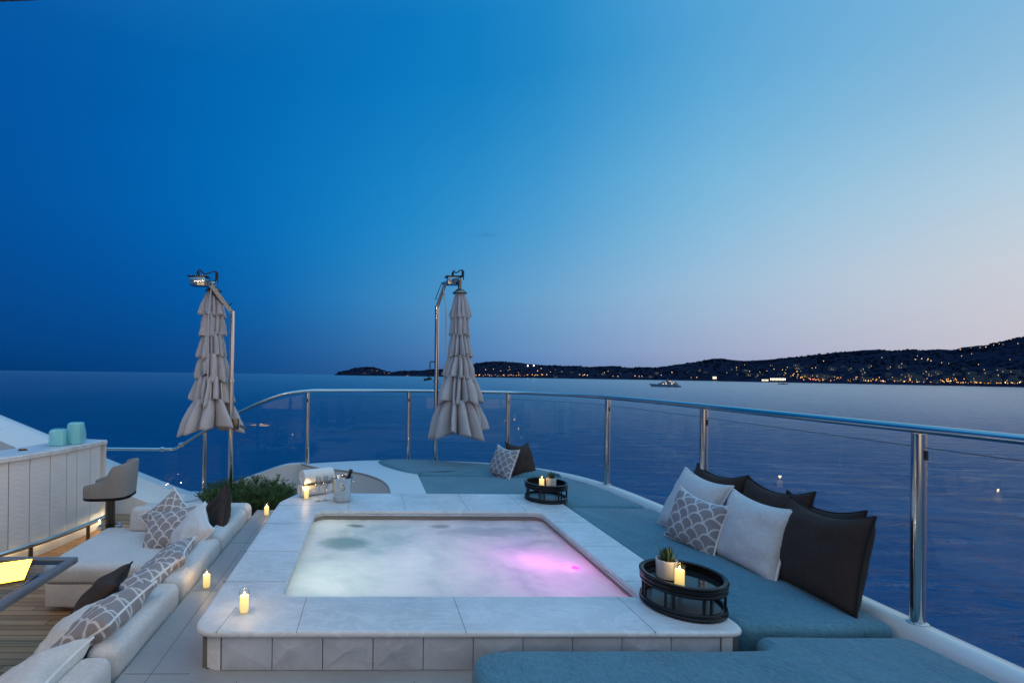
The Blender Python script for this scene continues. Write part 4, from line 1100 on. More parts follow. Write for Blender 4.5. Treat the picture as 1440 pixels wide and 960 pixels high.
def parasol(label, pole, ptop, elbow, head, can, zt, ztop_px, hems, m, seed, canopy_arm):
    t = thing('folded_parasol', label, 'parasol', (pole[0], pole[1], pole[2]), 0, 'folded cantilever parasols by the railing')
    bm = NB(); r_ = 0.03
    tube(bm, [pole, ptop], r_, 14); po = obj('pole', bm, M['steel'], t)
    bm = NB(); lathe(bm, [(r_, 0), (r_ * 1.5, 0), (r_ * 1.5, 0.01), (r_, 0.02)], (pole[0], pole[1], pole[2] + 0.003), 18); obj('base_flange', bm, M['steel'], po)
    bm = NB(); lathe(bm, [(r_ + .001, 0), (r_ * 1.35, 0.004), (r_ * 1.35, 0.05), (r_ + .001, 0.055)], (pole[0], pole[1], 1.12), 18); obj('collar', bm, M['steel'], po)
    bm = NB()
    d = (Vector(elbow) - Vector(ptop)).normalized()
    s0 = Vector((0, 1, 0)); up = d.cross(s0).normalized(); w_, h_ = 0.022, 0.023
    q0, q1 = Vector(ptop) + Vector((0, 0, -0.02)), Vector(elbow)
    loft_loops(bm, [[q + s0 * w_ * a + up * h_ * b_ for a, b_ in ((-1, -1), (1, -1), (1, 1), (-1, 1))] for q in (q0, q1)])
    obj('arm', bm, M['steel_satin'], t, smooth=False)
    # head: a cross bar with the winch box
    bm = NB(); e = Vector(elbow); c = Vector((can[0], can[1], zt))
    dh = (Vector((c.x, c.y, e.z + 0.03)) - e)
    tube(bm, [e - dh.normalized() * 0.03, e + dh * 1.05], 0.036, 12); obj('head_bar', bm, M['steel'], t)
    hd = Vector(head)
    bm = NB(); box(bm, hd.x - 0.09, hd.x + 0.09, hd.y - 0.07, hd.y + 0.07, hd.z - 0.055, hd.z + 0.055, 0.008)
    wb = obj('winch_box', bm, M['steel'], t)
    bm = NB(); box(bm, hd.x - 0.12, hd.x + 0.12, hd.y - 0.09, hd.y + 0.09, hd.z + 0.058, hd.z + 0.068, 0.003); obj('lid', bm, M['steel_dark'], wb)
    bm = NB(); tube(bm, smoothpath([(hd.x - 0.02, hd.y, hd.z + 0.06), (hd.x, hd.y, hd.z + 0.15), (hd.x + (c.x - hd.x) * .4, hd.y + (c.y - hd.y) * .4, hd.z + 0.11), (c.x + 0.03, c.y, e.z + 0.16), (c.x + 0.05, c.y, e.z + 0.02)], 6), 0.008, 6); obj('cable', bm, M['black'], t)
    bm = NB(); tube(bm, [(c.x + 0.04, c.y, e.z + 0.06), (c.x + 0.04, c.y, e.z + 0.15)], 0.02, 8); obj('bracket', bm, M['black'], t)
    bm = NB(); tube(bm, [(hd.x - 0.01, hd.y, hd.z + 0.06), (hd.x - 0.01, hd.y, hd.z + 0.13)], 0.018, 8); obj('bracket', bm, M['black'], t)
    bm = NB(); q = Vector(ptop); tube(bm, smoothpath([q + Vector((0, 0, 0.1)), q + Vector((0, 0, 0.02)) + (e - q) * .25 + up * 0.05, e + up * 0.05], 5), 0.006, 6); obj('arm_cable', bm, M['black'], t)
    # hub and mast of the canopy
    bm = NB(); tube(bm, [(c.x, c.y, e.z + 0.03), (c.x, c.y, zt - 0.02)], 0.028, 10); lathe(bm, [(0, 0.03), (0.05, 0.025), (0.10, -0.02), (0.105, -0.03), (0, -0.03)], (c.x, c.y, zt + 0.0), 20); obj('hub', bm, M['steel_dark'], t)
    bm = NB(); tops = []
    ys = [ztop_px] + [h[0] for h in hems]
    for k, (py, hw) in enumerate(hems):
        z0 = zt - (ys[k] - ztop_px) * m + (0.05 if k else 0); z1 = zt - (py - ztop_px) * m
        rt = (0.05 if k == 0 else hems[k - 1][1] * m * 0.70); rb = hw * m * 1.02
        tops.append((z0, z1, rt, rb, (0.60, 0.60, 0.66, 0.76, 0.86, 0.90)[k], (0.03, 0.028, 0.035, 0.055, 0.085, 0.10)[k]))
    canopy(bm, c.x, c.y, tops, seed, 10 if canopy_arm[0] > 0 else 13); cv = obj('canopy', bm, M['canvas'], t, angle=75)
    sol = cv.modifiers.new('cloth', 'SOLIDIFY'); sol.thickness = 0.004
    bm = NB(); tube(bm, [(c.x, c.y, zt - 0.02), (c.x, c.y, zt - (hems[-1][0] - ztop_px) * m + 0.12)], 0.022, 10); obj('mast', bm, M['steel'], t)
    bm = NB(); zl = zt - (hems[-1][0] - ztop_px) * m + 0.06
    for k in range(8):
        a = 2 * PI * k / 8 + 0.2; rb = hems[-1][1] * m * 0.55
        tube(bm, [(c.x + 0.04 * math.cos(a), c.y + 0.04 * math.sin(a), zt - 0.05), (c.x + rb * math.cos(a), c.y + rb * math.sin(a), zl + 0.08)], 0.008, 6)
    lathe(bm, [(0, -0.02), (0.05, -0.02), (0.05, 0.05), (0, 0.05)], (c.x, c.y, zl + 0.03), 14)
    obj('ribs', bm, M['steel'], t)
    # loose strap hanging from the arm
    bm = NB(); sx = Vector((e.x + canopy_arm[0], min(c.y, e.y) - 0.0, 0)); zA = e.z - 0.06
    y_ = c.y - canopy_arm[2]
    tube(bm, [(sx.x, e.y, zA), (sx.x, y_, zA - 0.35), (sx.x, y_, zA - canopy_arm[1])], 0.009, 6); obj('strap', bm, M['canvas'], t)
    return t
mL, mR = 6.1 / 680, 6.8 / 680
pa = parasol('folded grey-beige parasol behind the green shrub and grey bar stool', (-1.72, 6.0, -0.65), (-1.72, 6.0, 2.0), (-2.0, 6.0, 2.345), (-2.12, 5.97, 2.35), (-1.985, 6.1), 2.29, 405,
        [(444, 20), (471, 17.5), (501, 22), (532, 27), (563, 33), (603, 43)], mL, 4, (0.02, 1.25, 0.20))
pb = parasol('folded grey-beige parasol hanging over the rail between pole and hills', (0.95, 7.02, -0.03), (0.95, 7.02, 2.24), (1.06, 6.98, 2.56), (1.17, 6.93, 2.585), (1.24, 6.8), 2.42, 407,
        [(444, 16), (472, 16), (501, 19), (530, 28), (564, 35), (609, 43)], mR, 11, (-0.03, 1.0, 0.12))
bm = NB(); tube(bm, smoothpath([(0.92, 6.97, 1.42), (0.85, 6.95, 1.42), (0.85, 6.95, 1.25), (0.82, 6.95, 1.19)], 4), 0.008, 6); tube(bm, [(0.87, 6.95, 1.185), (0.76, 6.95, 1.165)], 0.018, 8); obj('crank_handle', bm, M['black'], pb)
bm = NB(); box(bm, -1.69, -1.62, 5.94, 6.0, 0.55, 0.68, 0.006); tube(bm, [(-1.60, 5.96, 0.6), (-1.52, 5.96, 0.55)], 0.015, 8); obj('crank_box', bm, M['steel_dark'], pa)

# ------------------------------------------------------------------ bar with carved front
front = smoothpath([(-3.20, 5.90, 0), (-3.22, 5.8, 0), (-3.27, 5.42, 0), (-3.36, 5.02, 0), (-3.54, 4.6, 0), (-3.84, 4.16, 0), (-4.25, 3.80, 0), (-4.8, 3.55, 0)], 14)
front = [Vector((p.x, p.y)) for p in front]
def off_front(d):
    out = []
    for i, p in enumerate(front):
        a = front[max(i - 1, 0)]; b_ = front[min(i + 1, len(front) - 1)]; t_ = (b_ - a).normalized()
        out.append(p + Vector((-t_.y, t_.x)) * d)      # + = towards the guests
    return out
bar = thing('bar_counter', 'curved ivory bar counter with carved wave panels and a chrome foot rail', 'bar', (-3.5, 4.8, -0.65))
ZB0, ZB1 = -0.50, 0.365
bm = NB(); prism(bm, off_front(-0.045) + [Vector((p.x, p.y)) for p in reversed(off_front(-0.42))], -0.648, ZB1); obj('body', bm, M['gelcoat'], bar)
bm = NB(); o_ = off_front(0.028) + list(reversed(off_front(-0.46)))
oc = ccw([(p.x, p.y) for p in o_]); loft_loops(bm, [L3(offset_loop(oc, 0.006), ZB1 + 0.002), L3([Vector(p) for p in oc], ZB1 + 0.008), L3([Vector(p) for p in oc], 0.412), L3(offset_loop(oc, 0.008), 0.42)])
obj('countertop', bm, M['stone'], bar, angle=30)
cuts = []
for px in (141, 125.5, 109, 92, 70, 41.5, 9.5, -30, -75, -130, -200):
    cuts.append(min(range(len(front)), key=lambda i: abs(project((front[i].x, front[i].y, 0.0))[0] - px)))
cuts = sorted(set(cuts)); 
fo = off_front(0.0); fi_ = off_front(-0.04)
for a, b_ in zip(cuts[:-1], cuts[1:]):
    bm = NB(); secs = []
    for i in range(a, b_ + 1):
        p, q = fo[i].copy(), fi_[i].copy()
        if i == a: d = (fo[i + 1] - fo[i]).normalized(); p += d * 0.004; q += d * 0.004
        if i == b_: d = (fo[i] - fo[i - 1]).normalized(); p -= d * 0.004; q -= d * 0.004
        secs.append([(p.x, p.y, ZB0), (p.x, p.y, ZB1), (q.x, q.y, ZB1), (q.x, q.y, ZB0)])
    loft_loops(bm, secs); obj('front_panel', bm, M['carved'], bar, angle=30)
bm = NB(); e0 = front[0]; box(bm, e0.x - 0.05, e0.x + 0.004, e0.y - 0.01, e0.y + 0.02, ZB0, ZB1); obj('end_trim', bm, M['gelcoat'], bar, smooth=False)
bm = NB(); tube(bm, [(p.x, p.y, ZB0 - 0.012) for p in off_front(-0.02)[2:]], 0.008, 6); obj('led_strip', bm, M['led'], bar)
bm = NB(); fr = off_front(0.12)[4:]; tube(bm, [(p.x, p.y, -0.46) for p in fr], 0.024, 12)
fr_o = obj('foot_rail', bm, M['steel'], bar)
for i in (1, 22, 44, 66):
    if i < len(fr):
        bm = NB(); p = fr[i]; tube(bm, [(p.x, p.y, -0.648), (p.x, p.y, -0.48)], 0.02, 12); obj('rail_foot', bm, M['steel_dark'], fr_o)
off = off_front(-0.015)
for i in range(6, len(off) - 10, 9):
    p = off[i]; pt('bar_led', (p.x + 0.035, p.y - 0.01, ZB0 - 0.03), max(0.10, 0.40 - 0.012 * i), (1.0, 0.74, 0.40), 0.01)
pt('bar_led', (-3.02, 5.72, -0.53), 0.9, (1.0, 0.74, 0.40), 0.01)

def vase(label, x, y, w_, h_, rot):
    t = thing('glass_vase', label, 'vase', (x, y, 0.42), rot, None)
    bm = NB()
    prof = [(0.0, 0.0), (0.72, 0.0), (0.90, 0.03), (0.99, 0.16), (1.0, 0.5), (0.98, 0.8), (0.86, 0.95), (0.62, 1.0), (0.58, 0.985), (0.80, 0.92), (0.90, 0.78), (0.91, 0.5), (0.9, 0.18), (0.78, 0.06), (0, 0.05)]
    vs = lathe(bm, [(r_ * w_ / 2, z * h_) for r_, z in prof], seg=24)
    for v in vs:   # soft square section with hammered facets
        a = math.atan2(v.co.y, v.co.x); k = 1 / max(abs(math.cos(a)), abs(math.sin(a))) ** 0.55
        k *= 1 + 0.16 * noise.noise(Vector((math.cos(a) * 1.6 + x * 9, math.sin(a) * 1.6, v.co.z * 14)))
        v.co.x *= k * 0.94; v.co.y *= k * 0.94
    obj('body', bm, M['turq'], t, local=True, angle=30)
vase('smaller squat turquoise glass vase on the bar counter', -3.46, 5.42, 0.18, 0.185, 0.3)
vase('taller turquoise glass vase standing at the end of the bar counter', -3.34, 5.56, 0.17, 0.245, 0.1)
for x, y, rz, lb in ((-3.60, 5.08, 0.5, 'small flat black holder lying on the bar counter near the vases'), (-3.80, 4.78, 0.4, 'small flat black holder lying at the near end of the bar counter')):
    t = thing('menu_holder', lb, 'holder', (x, y, 0.421), rz, 'black holders on the bar')
    bm = NB(); box(bm, -0.04, 0.04, -0.02, 0.02, 0, 0.008, 0.002); obj('base', bm, M['black'], t, local=True)
    bm = NB(); tube(bm, [(-0.03, 0, 0.014), (0.03, 0, 0.014)], 0.006, 8); obj('clip', bm, M['steel_dark'], t, local=True)

# bar stool
st = thing('bar_stool', 'grey upholstered bar stool on a bronze column in front of the bar', 'bar stool', (-2.60, 4.9, -0.65), 0.12); st.scale = (0.84, 0.84, 0.97)
bm = NB(); rows = []; NA = 48
def shell_r(a): return 0.255 / (abs(math.cos(a)) ** 3.2 + abs(math.sin(a)) ** 3.2) ** (1 / 3.2)
def shell_h(a):
    a = abs(a)
    if a < R(62): return 0.345 - 0.03 * (a / R(62)) ** 2
    if a < R(88): f = (a - R(62)) / R(26); return 0.315 + (0.17 - 0.315) * (3 * f * f - 2 * f ** 3)
    f = min(1, (a - R(88)) / R(58)); return 0.17 - 0.06 * f
inn_, out_ = [], []
amax = R(146)
for j in range(NA + 1):
    a = -amax + 2 * amax * j / NA; h_ = shell_h(a); ro_ = shell_r(a)
    cs, sn = math.cos(a), math.sin(a); lean = 0.035 * (h_ / 0.345) * max(0, cs)
    col = []
    for d, z in ((0.0, 0.70), (0.004 + lean * .5, 0.70 + h_ * .5), (0.0 + lean, 0.70 + h_ - 0.012), (-0.012 + lean, 0.70 + h_), (-0.03 + lean, 0.70 + h_), (-0.042 + lean, 0.70 + h_ - 0.012), (-0.045 + lean * .5, 0.70 + h_ * .5), (-0.045, 0.70)):
        col.append(((ro_ + d) * cs, (ro_ + d) * sn, z))
    rows.append(col)
loft_loops(bm, rows); obj('backrest', bm, M['taupe'], st, local=True, angle=60)
bm = NB(); so = [Vector((shell_r(2 * PI * k / 40) * 0.8 * math.cos(2 * PI * k / 40), shell_r(2 * PI * k / 40) * 0.8 * math.sin(2 * PI * k / 40))) for k in range(40)]
pad(bm, so, 0.685, 0.775, 0.03); obj('seat', bm, M['taupe'], st, local=True, angle=60)
bm = NB(); so = [(shell_r(2 * PI * k / 40) * 1.01 * math.cos(2 * PI * k / 40), shell_r(2 * PI * k / 40) * 1.01 * math.sin(2 * PI * k / 40)) for k in range(40)]
prism(bm, so, 0.672, 0.69); obj('seat_plate', bm, M['lacquer'], st, local=True, angle=30)
bm = NB(); loops = []
fl = [(0.052 if k % 4 < 2 else 0.043) for k in range(48)]
for z in (0.02, 0.672): loops.append([(fl[k] * math.cos(2 * PI * k / 48), fl[k] * math.sin(2 * PI * k / 48), z) for k in range(48)])
loft_loops(bm, loops); obj('column', bm, M['steel_dark'], st, local=True, angle=20)
bm = NB(); lathe(bm, [(0, 0.0), (0.2, 0.0), (0.2, 0.012), (0.19, 0.018), (0.06, 0.026), (0, 0.026)], seg=36); obj('base_plate', bm, M['steel_dark'], st, local=True)
bm = NB(); tube(bm, [(0.125 * math.cos(2 * PI * k / 40), 0.125 * math.sin(2 * PI * k / 40), 0.36) for k in range(40)], 0.014, 10, closed=True)
for k in range(3): a = 2 * PI * k / 3 + .4; tube(bm, [(0.04 * math.cos(a), 0.04 * math.sin(a), 0.36), (0.115 * math.cos(a), 0.115 * math.sin(a), 0.36)], 0.009, 8)
obj('foot_ring', bm, M['steel'], st, local=True)

# ------------------------------------------------------------------ sofa
so_t = thing('corner_sofa', 'cream upholstered corner sofa with a chaise along the stone ledge', 'sofa', (-1.6, 3.4, -0.65))
def softbox(x0, x1, y0, y1, z0, z1, r_, crown=0.015, rc=0.05):
    rc = r_ * 1.15 + 0.008; bm = NB(); pad(bm, densify(rounded([(x0, y0), (x1, y0), (x1, y1), (x0, y1)], rc, 5), 0.06), z0, z1, r_, crown=crown); return bm
bm = NB(); prism(bm, rounded([(-2.46, 3.93), (-1.35, 3.93), (-1.35, 5.0), (-2.46, 5.0)], 0.05), -0.649, -0.60); prism(bm, [(-1.70, -1.0), (-1.25, -1.0), (-1.25, 3.92), (-1.70, 3.92)], -0.649, -0.60); obj('plinth', bm, M['sofa'], so_t, angle=30)
obj('chaise_base', softbox(-2.55, -1.30, 3.84, 4.80, -0.60, -0.415, 0.02, 0.0), M['sofa'], so_t, angle=60)
obj('chaise_cushion', softbox(-2.57, -1.39, 3.82, 4.77, -0.413, -0.26, 0.06), M['sofa'], so_t, angle=60)
obj('seat_base', softbox(-1.78, -1.24, -0.9, 3.83, -0.60, -0.415, 0.02, 0.0), M['sofa'], so_t, angle=60)
for y0, y1 in ((2.72, 3.81), (1.62, 2.70), (0.5, 1.60)): obj('seat_cushion', softbox(-1.80, -1.37, y0, y1, -0.413, -0.265, 0.05), M['sofa'], so_t, angle=60)
for y0, y1 in ((3.985, 4.80), (3.145, 3.975), (2.345, 3.135), (1.50, 2.335), (0.6, 1.49)):
    obj('back_cushion', softbox(-1.375, -1.205, y0, y1, -0.60, -0.085, 0.05, 0.006, 0.035), M['sofa'], so_t, angle=60)
obj('end_back', softbox(-2.30, -1.205, 4.81, 5.02, -0.60, -0.08, 0.06, 0.006, 0.06), M['sofa'], so_t, angle=60)
bm = softbox(-0.27, 0.27, -0.08, 0.08, -0.24, -0.02, 0.05, 0.0, 0.06)
bmesh.ops.rotate(bm, cent=(0, 0, -0.24), matrix=Matrix.Rotation(-0.16, 3, 'X'), verts=bm.verts); bmesh.ops.translate(bm, vec=(-2.02, 4.69, -0.03), verts=bm.verts)
obj('bolster', bm, M['sofa'], so_t, angle=60)

# ------------------------------------------------------------------ throw pillows
def pillow_geo(w_, h_, th, seed, n=18, sagk=1.0):
    rnd = random.Random(seed); off_ = rnd.uniform(0, 50)
    bm = NB(); uvl = bm.loops.layers.uv.new('UVMap')
    def pos(a, b_, side):
        pin = 0.075
        x = w_ / 2 * a * (1 - pin * (1 - b_ * b_) * abs(a) ** 2); y = h_ / 2 * b_ * (1 - pin * (1 - a * a) * abs(b_) ** 2)
        k = max(0.0, (1 - a * a) * (1 - b_ * b_))
        z = th * 0.58 * k ** 0.40
        sag = -0.025 * sagk * (1 - a * a) * (1 if b_ > 0 else 0) * b_ * b_
        wr = 0.016 * noise.noise(Vector((a * 2.2 + off_, b_ * 2.2, side))) * k ** 0.3 + 0.006 * noise.noise(Vector((a * 6 + off_, b_ * 4.5, side))) * k ** 0.2
        wr += 0.006 * math.sin((a * b_) * 9 + off_) * (abs(a * b_)) * k ** 0.25
        return Vector((x, y + sag, side * (z + wr)))
    grids = {}
    for side in (1, -1):
        g_ = []
        for i in range(n + 1):
            rowv = []
            for j in range(n + 1):
                a = math.sin((i / n - 0.5) * PI) * 0.5 + (2 * i / n - 1) * 0.5; b_ = math.sin((j / n - 0.5) * PI) * 0.5 + (2 * j / n - 1) * 0.5
                edge = i in (0, n) or j in (0, n)
                if side == -1 and edge: rowv.append(grids[1][i][j])
                else: rowv.append((bm.verts.new(pos(a, b_, side)), a, b_))
            g_.append(rowv)
        grids[side] = g_
        for i in range(n):
            for j in range(n):
                q = [g_[i][j], g_[i + 1][j], g_[i + 1][j + 1], g_[i][j + 1]]
                if side == -1: q = q[::-1]
                f = bm.faces.new([v[0] for v in q])
                for lp, v in zip(f.loops, q): lp[uvl].uv = (0.5 + v[1] * 0.5, 0.5 + v[2] * 0.5 * h_ / w_)
    g_ = grids[1]
    ring = [g_[i][0][0].co.copy() for i in range(n)] + [g_[n][j][0].co.copy() for j in range(n)] + [g_[i][n][0].co.copy() for i in range(n, 0, -1)] + [g_[0][j][0].co.copy() for j in range(n, 0, -1)]
    return bm, ring
PILL = 0
def pillow(kind, q, label, th=0.17, group='throw pillows'):
    """q: centre x, y, z, heading, lean, roll, width, height"""
    global PILL; PILL += 1
    X, Y, Z, phi, tau, rho, w_, h_ = q
    u = Vector((math.cos(phi), math.sin(phi), 0)); n_ = Vector((math.sin(phi), -math.cos(phi), 0))
    v = Vector((0, 0, 1)) * math.cos(tau) - n_ * math.sin(tau)
    u2 = u * math.cos(rho) + v * math.sin(rho); v2 = v * math.cos(rho) - u * math.sin(rho); w2 = u2.cross(v2)
    t = thing('throw_pillow', label, 'pillow', (0, 0, 0), 0, group)
    t.matrix_world = Matrix(((u2.x, v2.x, w2.x, X), (u2.y, v2.y, w2.y, Y), (u2.z, v2.z, w2.z, Z), (0, 0, 0, 1)))
    bm, ring = pillow_geo(w_ * 1.06, h_ * 1.06, th, PILL, sagk=2.0 if kind == 'd' else 1.0)
    cv = obj('cover', bm, M[{'s': 'scallop', 'w': 'cream', 'd': 'dark'}[kind]], t, local=True, angle=80)
    bm = NB(); tube(bm, ring, 0.0068, 6, closed=True); obj('piping', bm, M['piping_d' if kind == 'd' else 'piping_w'], cv, local=True)
gR = 'pillows along the starboard rail'
pillow('d', (2.83, 3.93, 0.235, -1.60, 0.25, 0.03, 0.56, 0.52), 'charcoal pillow standing farthest back behind the farther cream pillow', group=gR)
pillow('d', (2.83, 3.36, 0.235, -1.62, 0.22, 0.04, 0.56, 0.54), 'charcoal pillow standing behind the nearer cream pillow', group=gR)
pillow('d', (2.85, 3.02, 0.215, -1.60, 0.15, 0.03, 0.52, 0.52), 'charcoal pillow half hidden behind the largest charcoal pillow', 0.11, group=gR)
pillow('w', (2.66, 3.93, 0.198, -1.544, 0.426, -0.065, 0.53, 0.516), 'plain cream pillow behind the scallop pillow beside the railing', group=gR)
pillow('s', (2.50, 3.66, 0.150, -1.344, 0.266, -0.103, 0.42, 0.39), 'grey scallop pattern pillow leaning in front of a cream pillow by the starboard rail', 0.15, group=gR)
pillow('w', (2.645, 3.29, 0.182, -1.515, 0.327, -0.015, 0.505, 0.478), 'plain cream pillow in front of the charcoal ones, nearest the camera of the cream pair', 0.18, group=gR)
pillow('d', (2.72, 2.865, 0.222, -1.666, 0.226, 0.064, 0.555, 0.525), 'largest charcoal pillow at the near end of the row beside the steel post', 0.19, group=gR)
gF = 'pillows on the far sun pad'
pillow('s', (1.70, 6.15, 0.135, -1.15, 0.40, -0.02, 0.40, 0.385), 'grey scallop pillow leaning on a charcoal pillow on the far sun pad', 0.14, group=gF)
pillow('d', (1.98, 6.32, 0.155, 0.55, 0.42, -0.10, 0.40, 0.42), 'charcoal pillow propped against the scallop pillow on the far sun pad', 0.15, group=gF)
gS = 'pillows on the corner sofa'
pillow('s', (-1.86, 4.50, -0.085, 0.0, 0.40, 0.75, 0.36, 0.36), 'scallop pillow standing on its corner at the back of the chaise', 0.14, group=gS)
pillow('s', (-1.76, 4.30, -0.125, -0.30, 0.70, 0.24, 0.42, 0.36), 'scallop pillow lying back against the one standing on its corner', 0.14, group=gS)
pillow('d', (-1.44, 4.62, -0.06, -0.9, 0.30, 0.72, 0.36, 0.36), 'charcoal pillow pointing up in the far corner of the sofa', 0.13, group=gS)
pillow('d', (-1.37, 4.44, -0.07, -1.1, 0.35, 0.66, 0.34, 0.34), 'charcoal pillow tucked before the pointed one at the sofa corner', 0.12, group=gS)
pillow('w', (-1.48, 4.06, -0.09, -0.846, 0.70, -0.34, 0.43, 0.38), 'plain cream pillow with piping leaning at the far end of the sofa back', 0.16, group=gS)
pillow('s', (-1.47, 3.50, -0.125, -1.45, 0.98, 0.10, 0.46, 0.40), 'scallop pillow lying against the sofa back next to the far cream pillow', 0.15, group=gS)
pillow('s', (-1.49, 3.12, -0.13, -1.62, 1.02, -0.06, 0.44, 0.40), 'scallop pillow lying against the sofa back beside the small charcoal pillow', 0.15, group=gS)
pillow('d', (-1.66, 3.02, -0.13, -1.35, 0.85, 0.1, 0.40, 0.36), 'charcoal pillow in front of the scallop pillows midway along the sofa', 0.13, group=gS)
pillow('s', (-1.46, 2.66, -0.115, -1.60, 0.98, 0.04, 0.50, 0.42), 'largest scallop pillow, nearest the camera on the sofa', 0.17, group=gS)
pillow('w', (-1.60, 2.66, -0.17, -1.45, 0.95, 0.05, 0.40, 0.34), 'cream pillow half hidden in front of the largest scallop pillow', 0.16, group=gS)
pillow('w', (-1.52, 2.14, -0.15, -1.50, 1.05, -0.05, 0.46, 0.40), 'plain cream pillow lying on the near part of the sofa', 0.18, group=gS)
pillow('w', (-1.62, 1.72, -0.19, -1.4, 1.2, 0.05, 0.46, 0.42), 'cream pillow cut by the lower left edge of the picture', 0.16, group=gS)

# ------------------------------------------------------------------ glass table and its lit panel
tb = thing('glass_table', 'glass top table with a steel frame beside the sofa chaise', 'table', (-2.5, 2.6, -0.65))
bm = NB(); x0, x1, y0, y1, zt_ = -3.3, -1.86, 1.9, 3.13, 0.07
for a in ((x0, x1, y1 - 0.05, y1), (x0, x1, y0, y0 + 0.05)): box(bm, a[0], a[1], a[2], a[3], zt_ - 0.035, zt_, 0.004)
for a in ((x0, x0 + 0.05, y0 + 0.051, y1 - 0.051), (x1 - 0.05, x1, y0 + 0.051, y1 - 0.051)): box(bm, a[0], a[1], a[2], a[3], zt_ - 0.035, zt_, 0.004)
obj('frame', bm, m_plain('brushed_steel', (0.20, 0.205, 0.22), 0.4, 0.3), tb, angle=30)
bm = NB(); box(bm, x0 + 0.052, x1 - 0.052, y0 + 0.052, y1 - 0.052, zt_ - 0.012, zt_ - 0.004); obj('glass_top', bm, m_glass('table_glass', (0.80, 0.86, 0.88), 0.45), tb, smooth=False)
for sx, ex in ((x0 + 0.1, x1 - 0.35), (x1 - 0.1, x0 + 0.35)):
    bm = NB(); tube(bm, [(sx, y1 - 0.2, zt_ - 0.04), (ex, y1 - 0.2, -0.645)], 0.02, 8); obj('leg', bm, M['steel'], tb)
    bm = NB(); tube(bm, [(sx, y0 + 0.2, zt_ - 0.04), (ex, y0 + 0.2, -0.645)], 0.02, 8); obj('leg', bm, M['steel'], tb)
lp = thing('light_panel', 'glowing yellow light panel lying on the glass table', 'lamp', (-2.3, 2.85, 0.071))
q = [(-2.10, 3.07), (-1.94, 2.77), (-2.40, 2.50), (-2.60, 2.84)]
bm = NB(); prism(bm, q, 0.071, 0.078); obj('frame', bm, M['lacquer'], lp, smooth=False)
bm = NB(); prism(bm, [tuple(p) for p in offset_loop(ccw(q), 0.008)], 0.0785, 0.082); obj('screen', bm, M['panel_glow'], lp, smooth=False)
pt('panel_lamp', (-2.3, 2.8, 0.16), 0.5, (1.0, 0.75, 0.35), 0.08)

# ------------------------------------------------------------------ plant behind the ledge
pl = thing('planter_shrub', 'feathery dark green shrub in a planter behind the stone ledge', 'plant', (-1.25, 5.6, -0.65))
bm = NB(); box(bm, -1.86, -0.93, 5.16, 6.1, -0.645, -0.28, 0.01); obj('planter_box', bm, M['gelcoat'], pl, smooth=False)
bm = NB(); box(bm, -1.84, -0.95, 5.18, 6.08, -0.275, -0.255); obj('soil', bm, M['soil'], pl, smooth=False)
bmS, bmF = NB(), NB(); random.seed(12)
def leafq(bm, p, d, L, w_):
    d = d.normalized(); s_ = d.cross(Vector((random.uniform(-1, 1), random.uniform(-1, 1), random.uniform(0.2, 1)))).normalized() * w_
    a = p; m1 = p + d * L * 0.5; e = p + d * L + Vector((0, 0, -0.12 * L))
    v = [bm.verts.new(c) for c in (a, m1 + s_, e, m1 - s_)]
    bm.faces.new(v)
for i in range(230):
    bx, by = random.uniform(-1.80, -0.96), random.uniform(5.22, 6.02)
    cxl = (bx + 1.38) / 0.42
    hmp = 0.33 * (1 - 0.25 * cxl * cxl) * (0.82 + 0.35 * noise.noise(Vector((bx * 4, by * 4, 0)))) * random.uniform(0.65, 1.05)
    d = Vector((random.uniform(-0.35, 0.35) + cxl * 0.25, random.uniform(-0.4, 0.3), 1)).normalized()
    pts_ = []
    for k in range(9):
        f = k / 8; pts_.append(Vector((bx, by, -0.26)) + d * hmp * 1.15 * f + Vector((d.x, d.y, -0.35)) * 0.16 * f * f)
    tube(bmS, pts_, [0.003 * (1 - 0.7 * k / 8) for k in range(9)], 4, caps=False)
    for k in range(2, 9):
        for _ in range(5):
            a = random.uniform(0, 2 * PI); dd = (pts_[k] - pts_[k - 1]).normalized() + Vector((math.cos(a), math.sin(a), random.uniform(-0.2, 0.4))) * 0.9
            q0 = pts_[k] - (pts_[k] - pts_[k - 1]) * random.random()
            L_ = random.uniform(0.03, 0.06)
            leafq(bmF, q0, dd, L_, 0.0035)
            for s_ in (0.4, 0.7):
                leafq(bmF, q0 + dd.normalized() * L_ * s_, dd + Vector((random.uniform(-1, 1), random.uniform(-1, 1), random.uniform(-.5, 1))) * 0.8, L_ * 0.55, 0.003)
obj('stems', bmS, M['fern'], pl); obj('foliage', bmF, M['fern'], pl, angle=180)

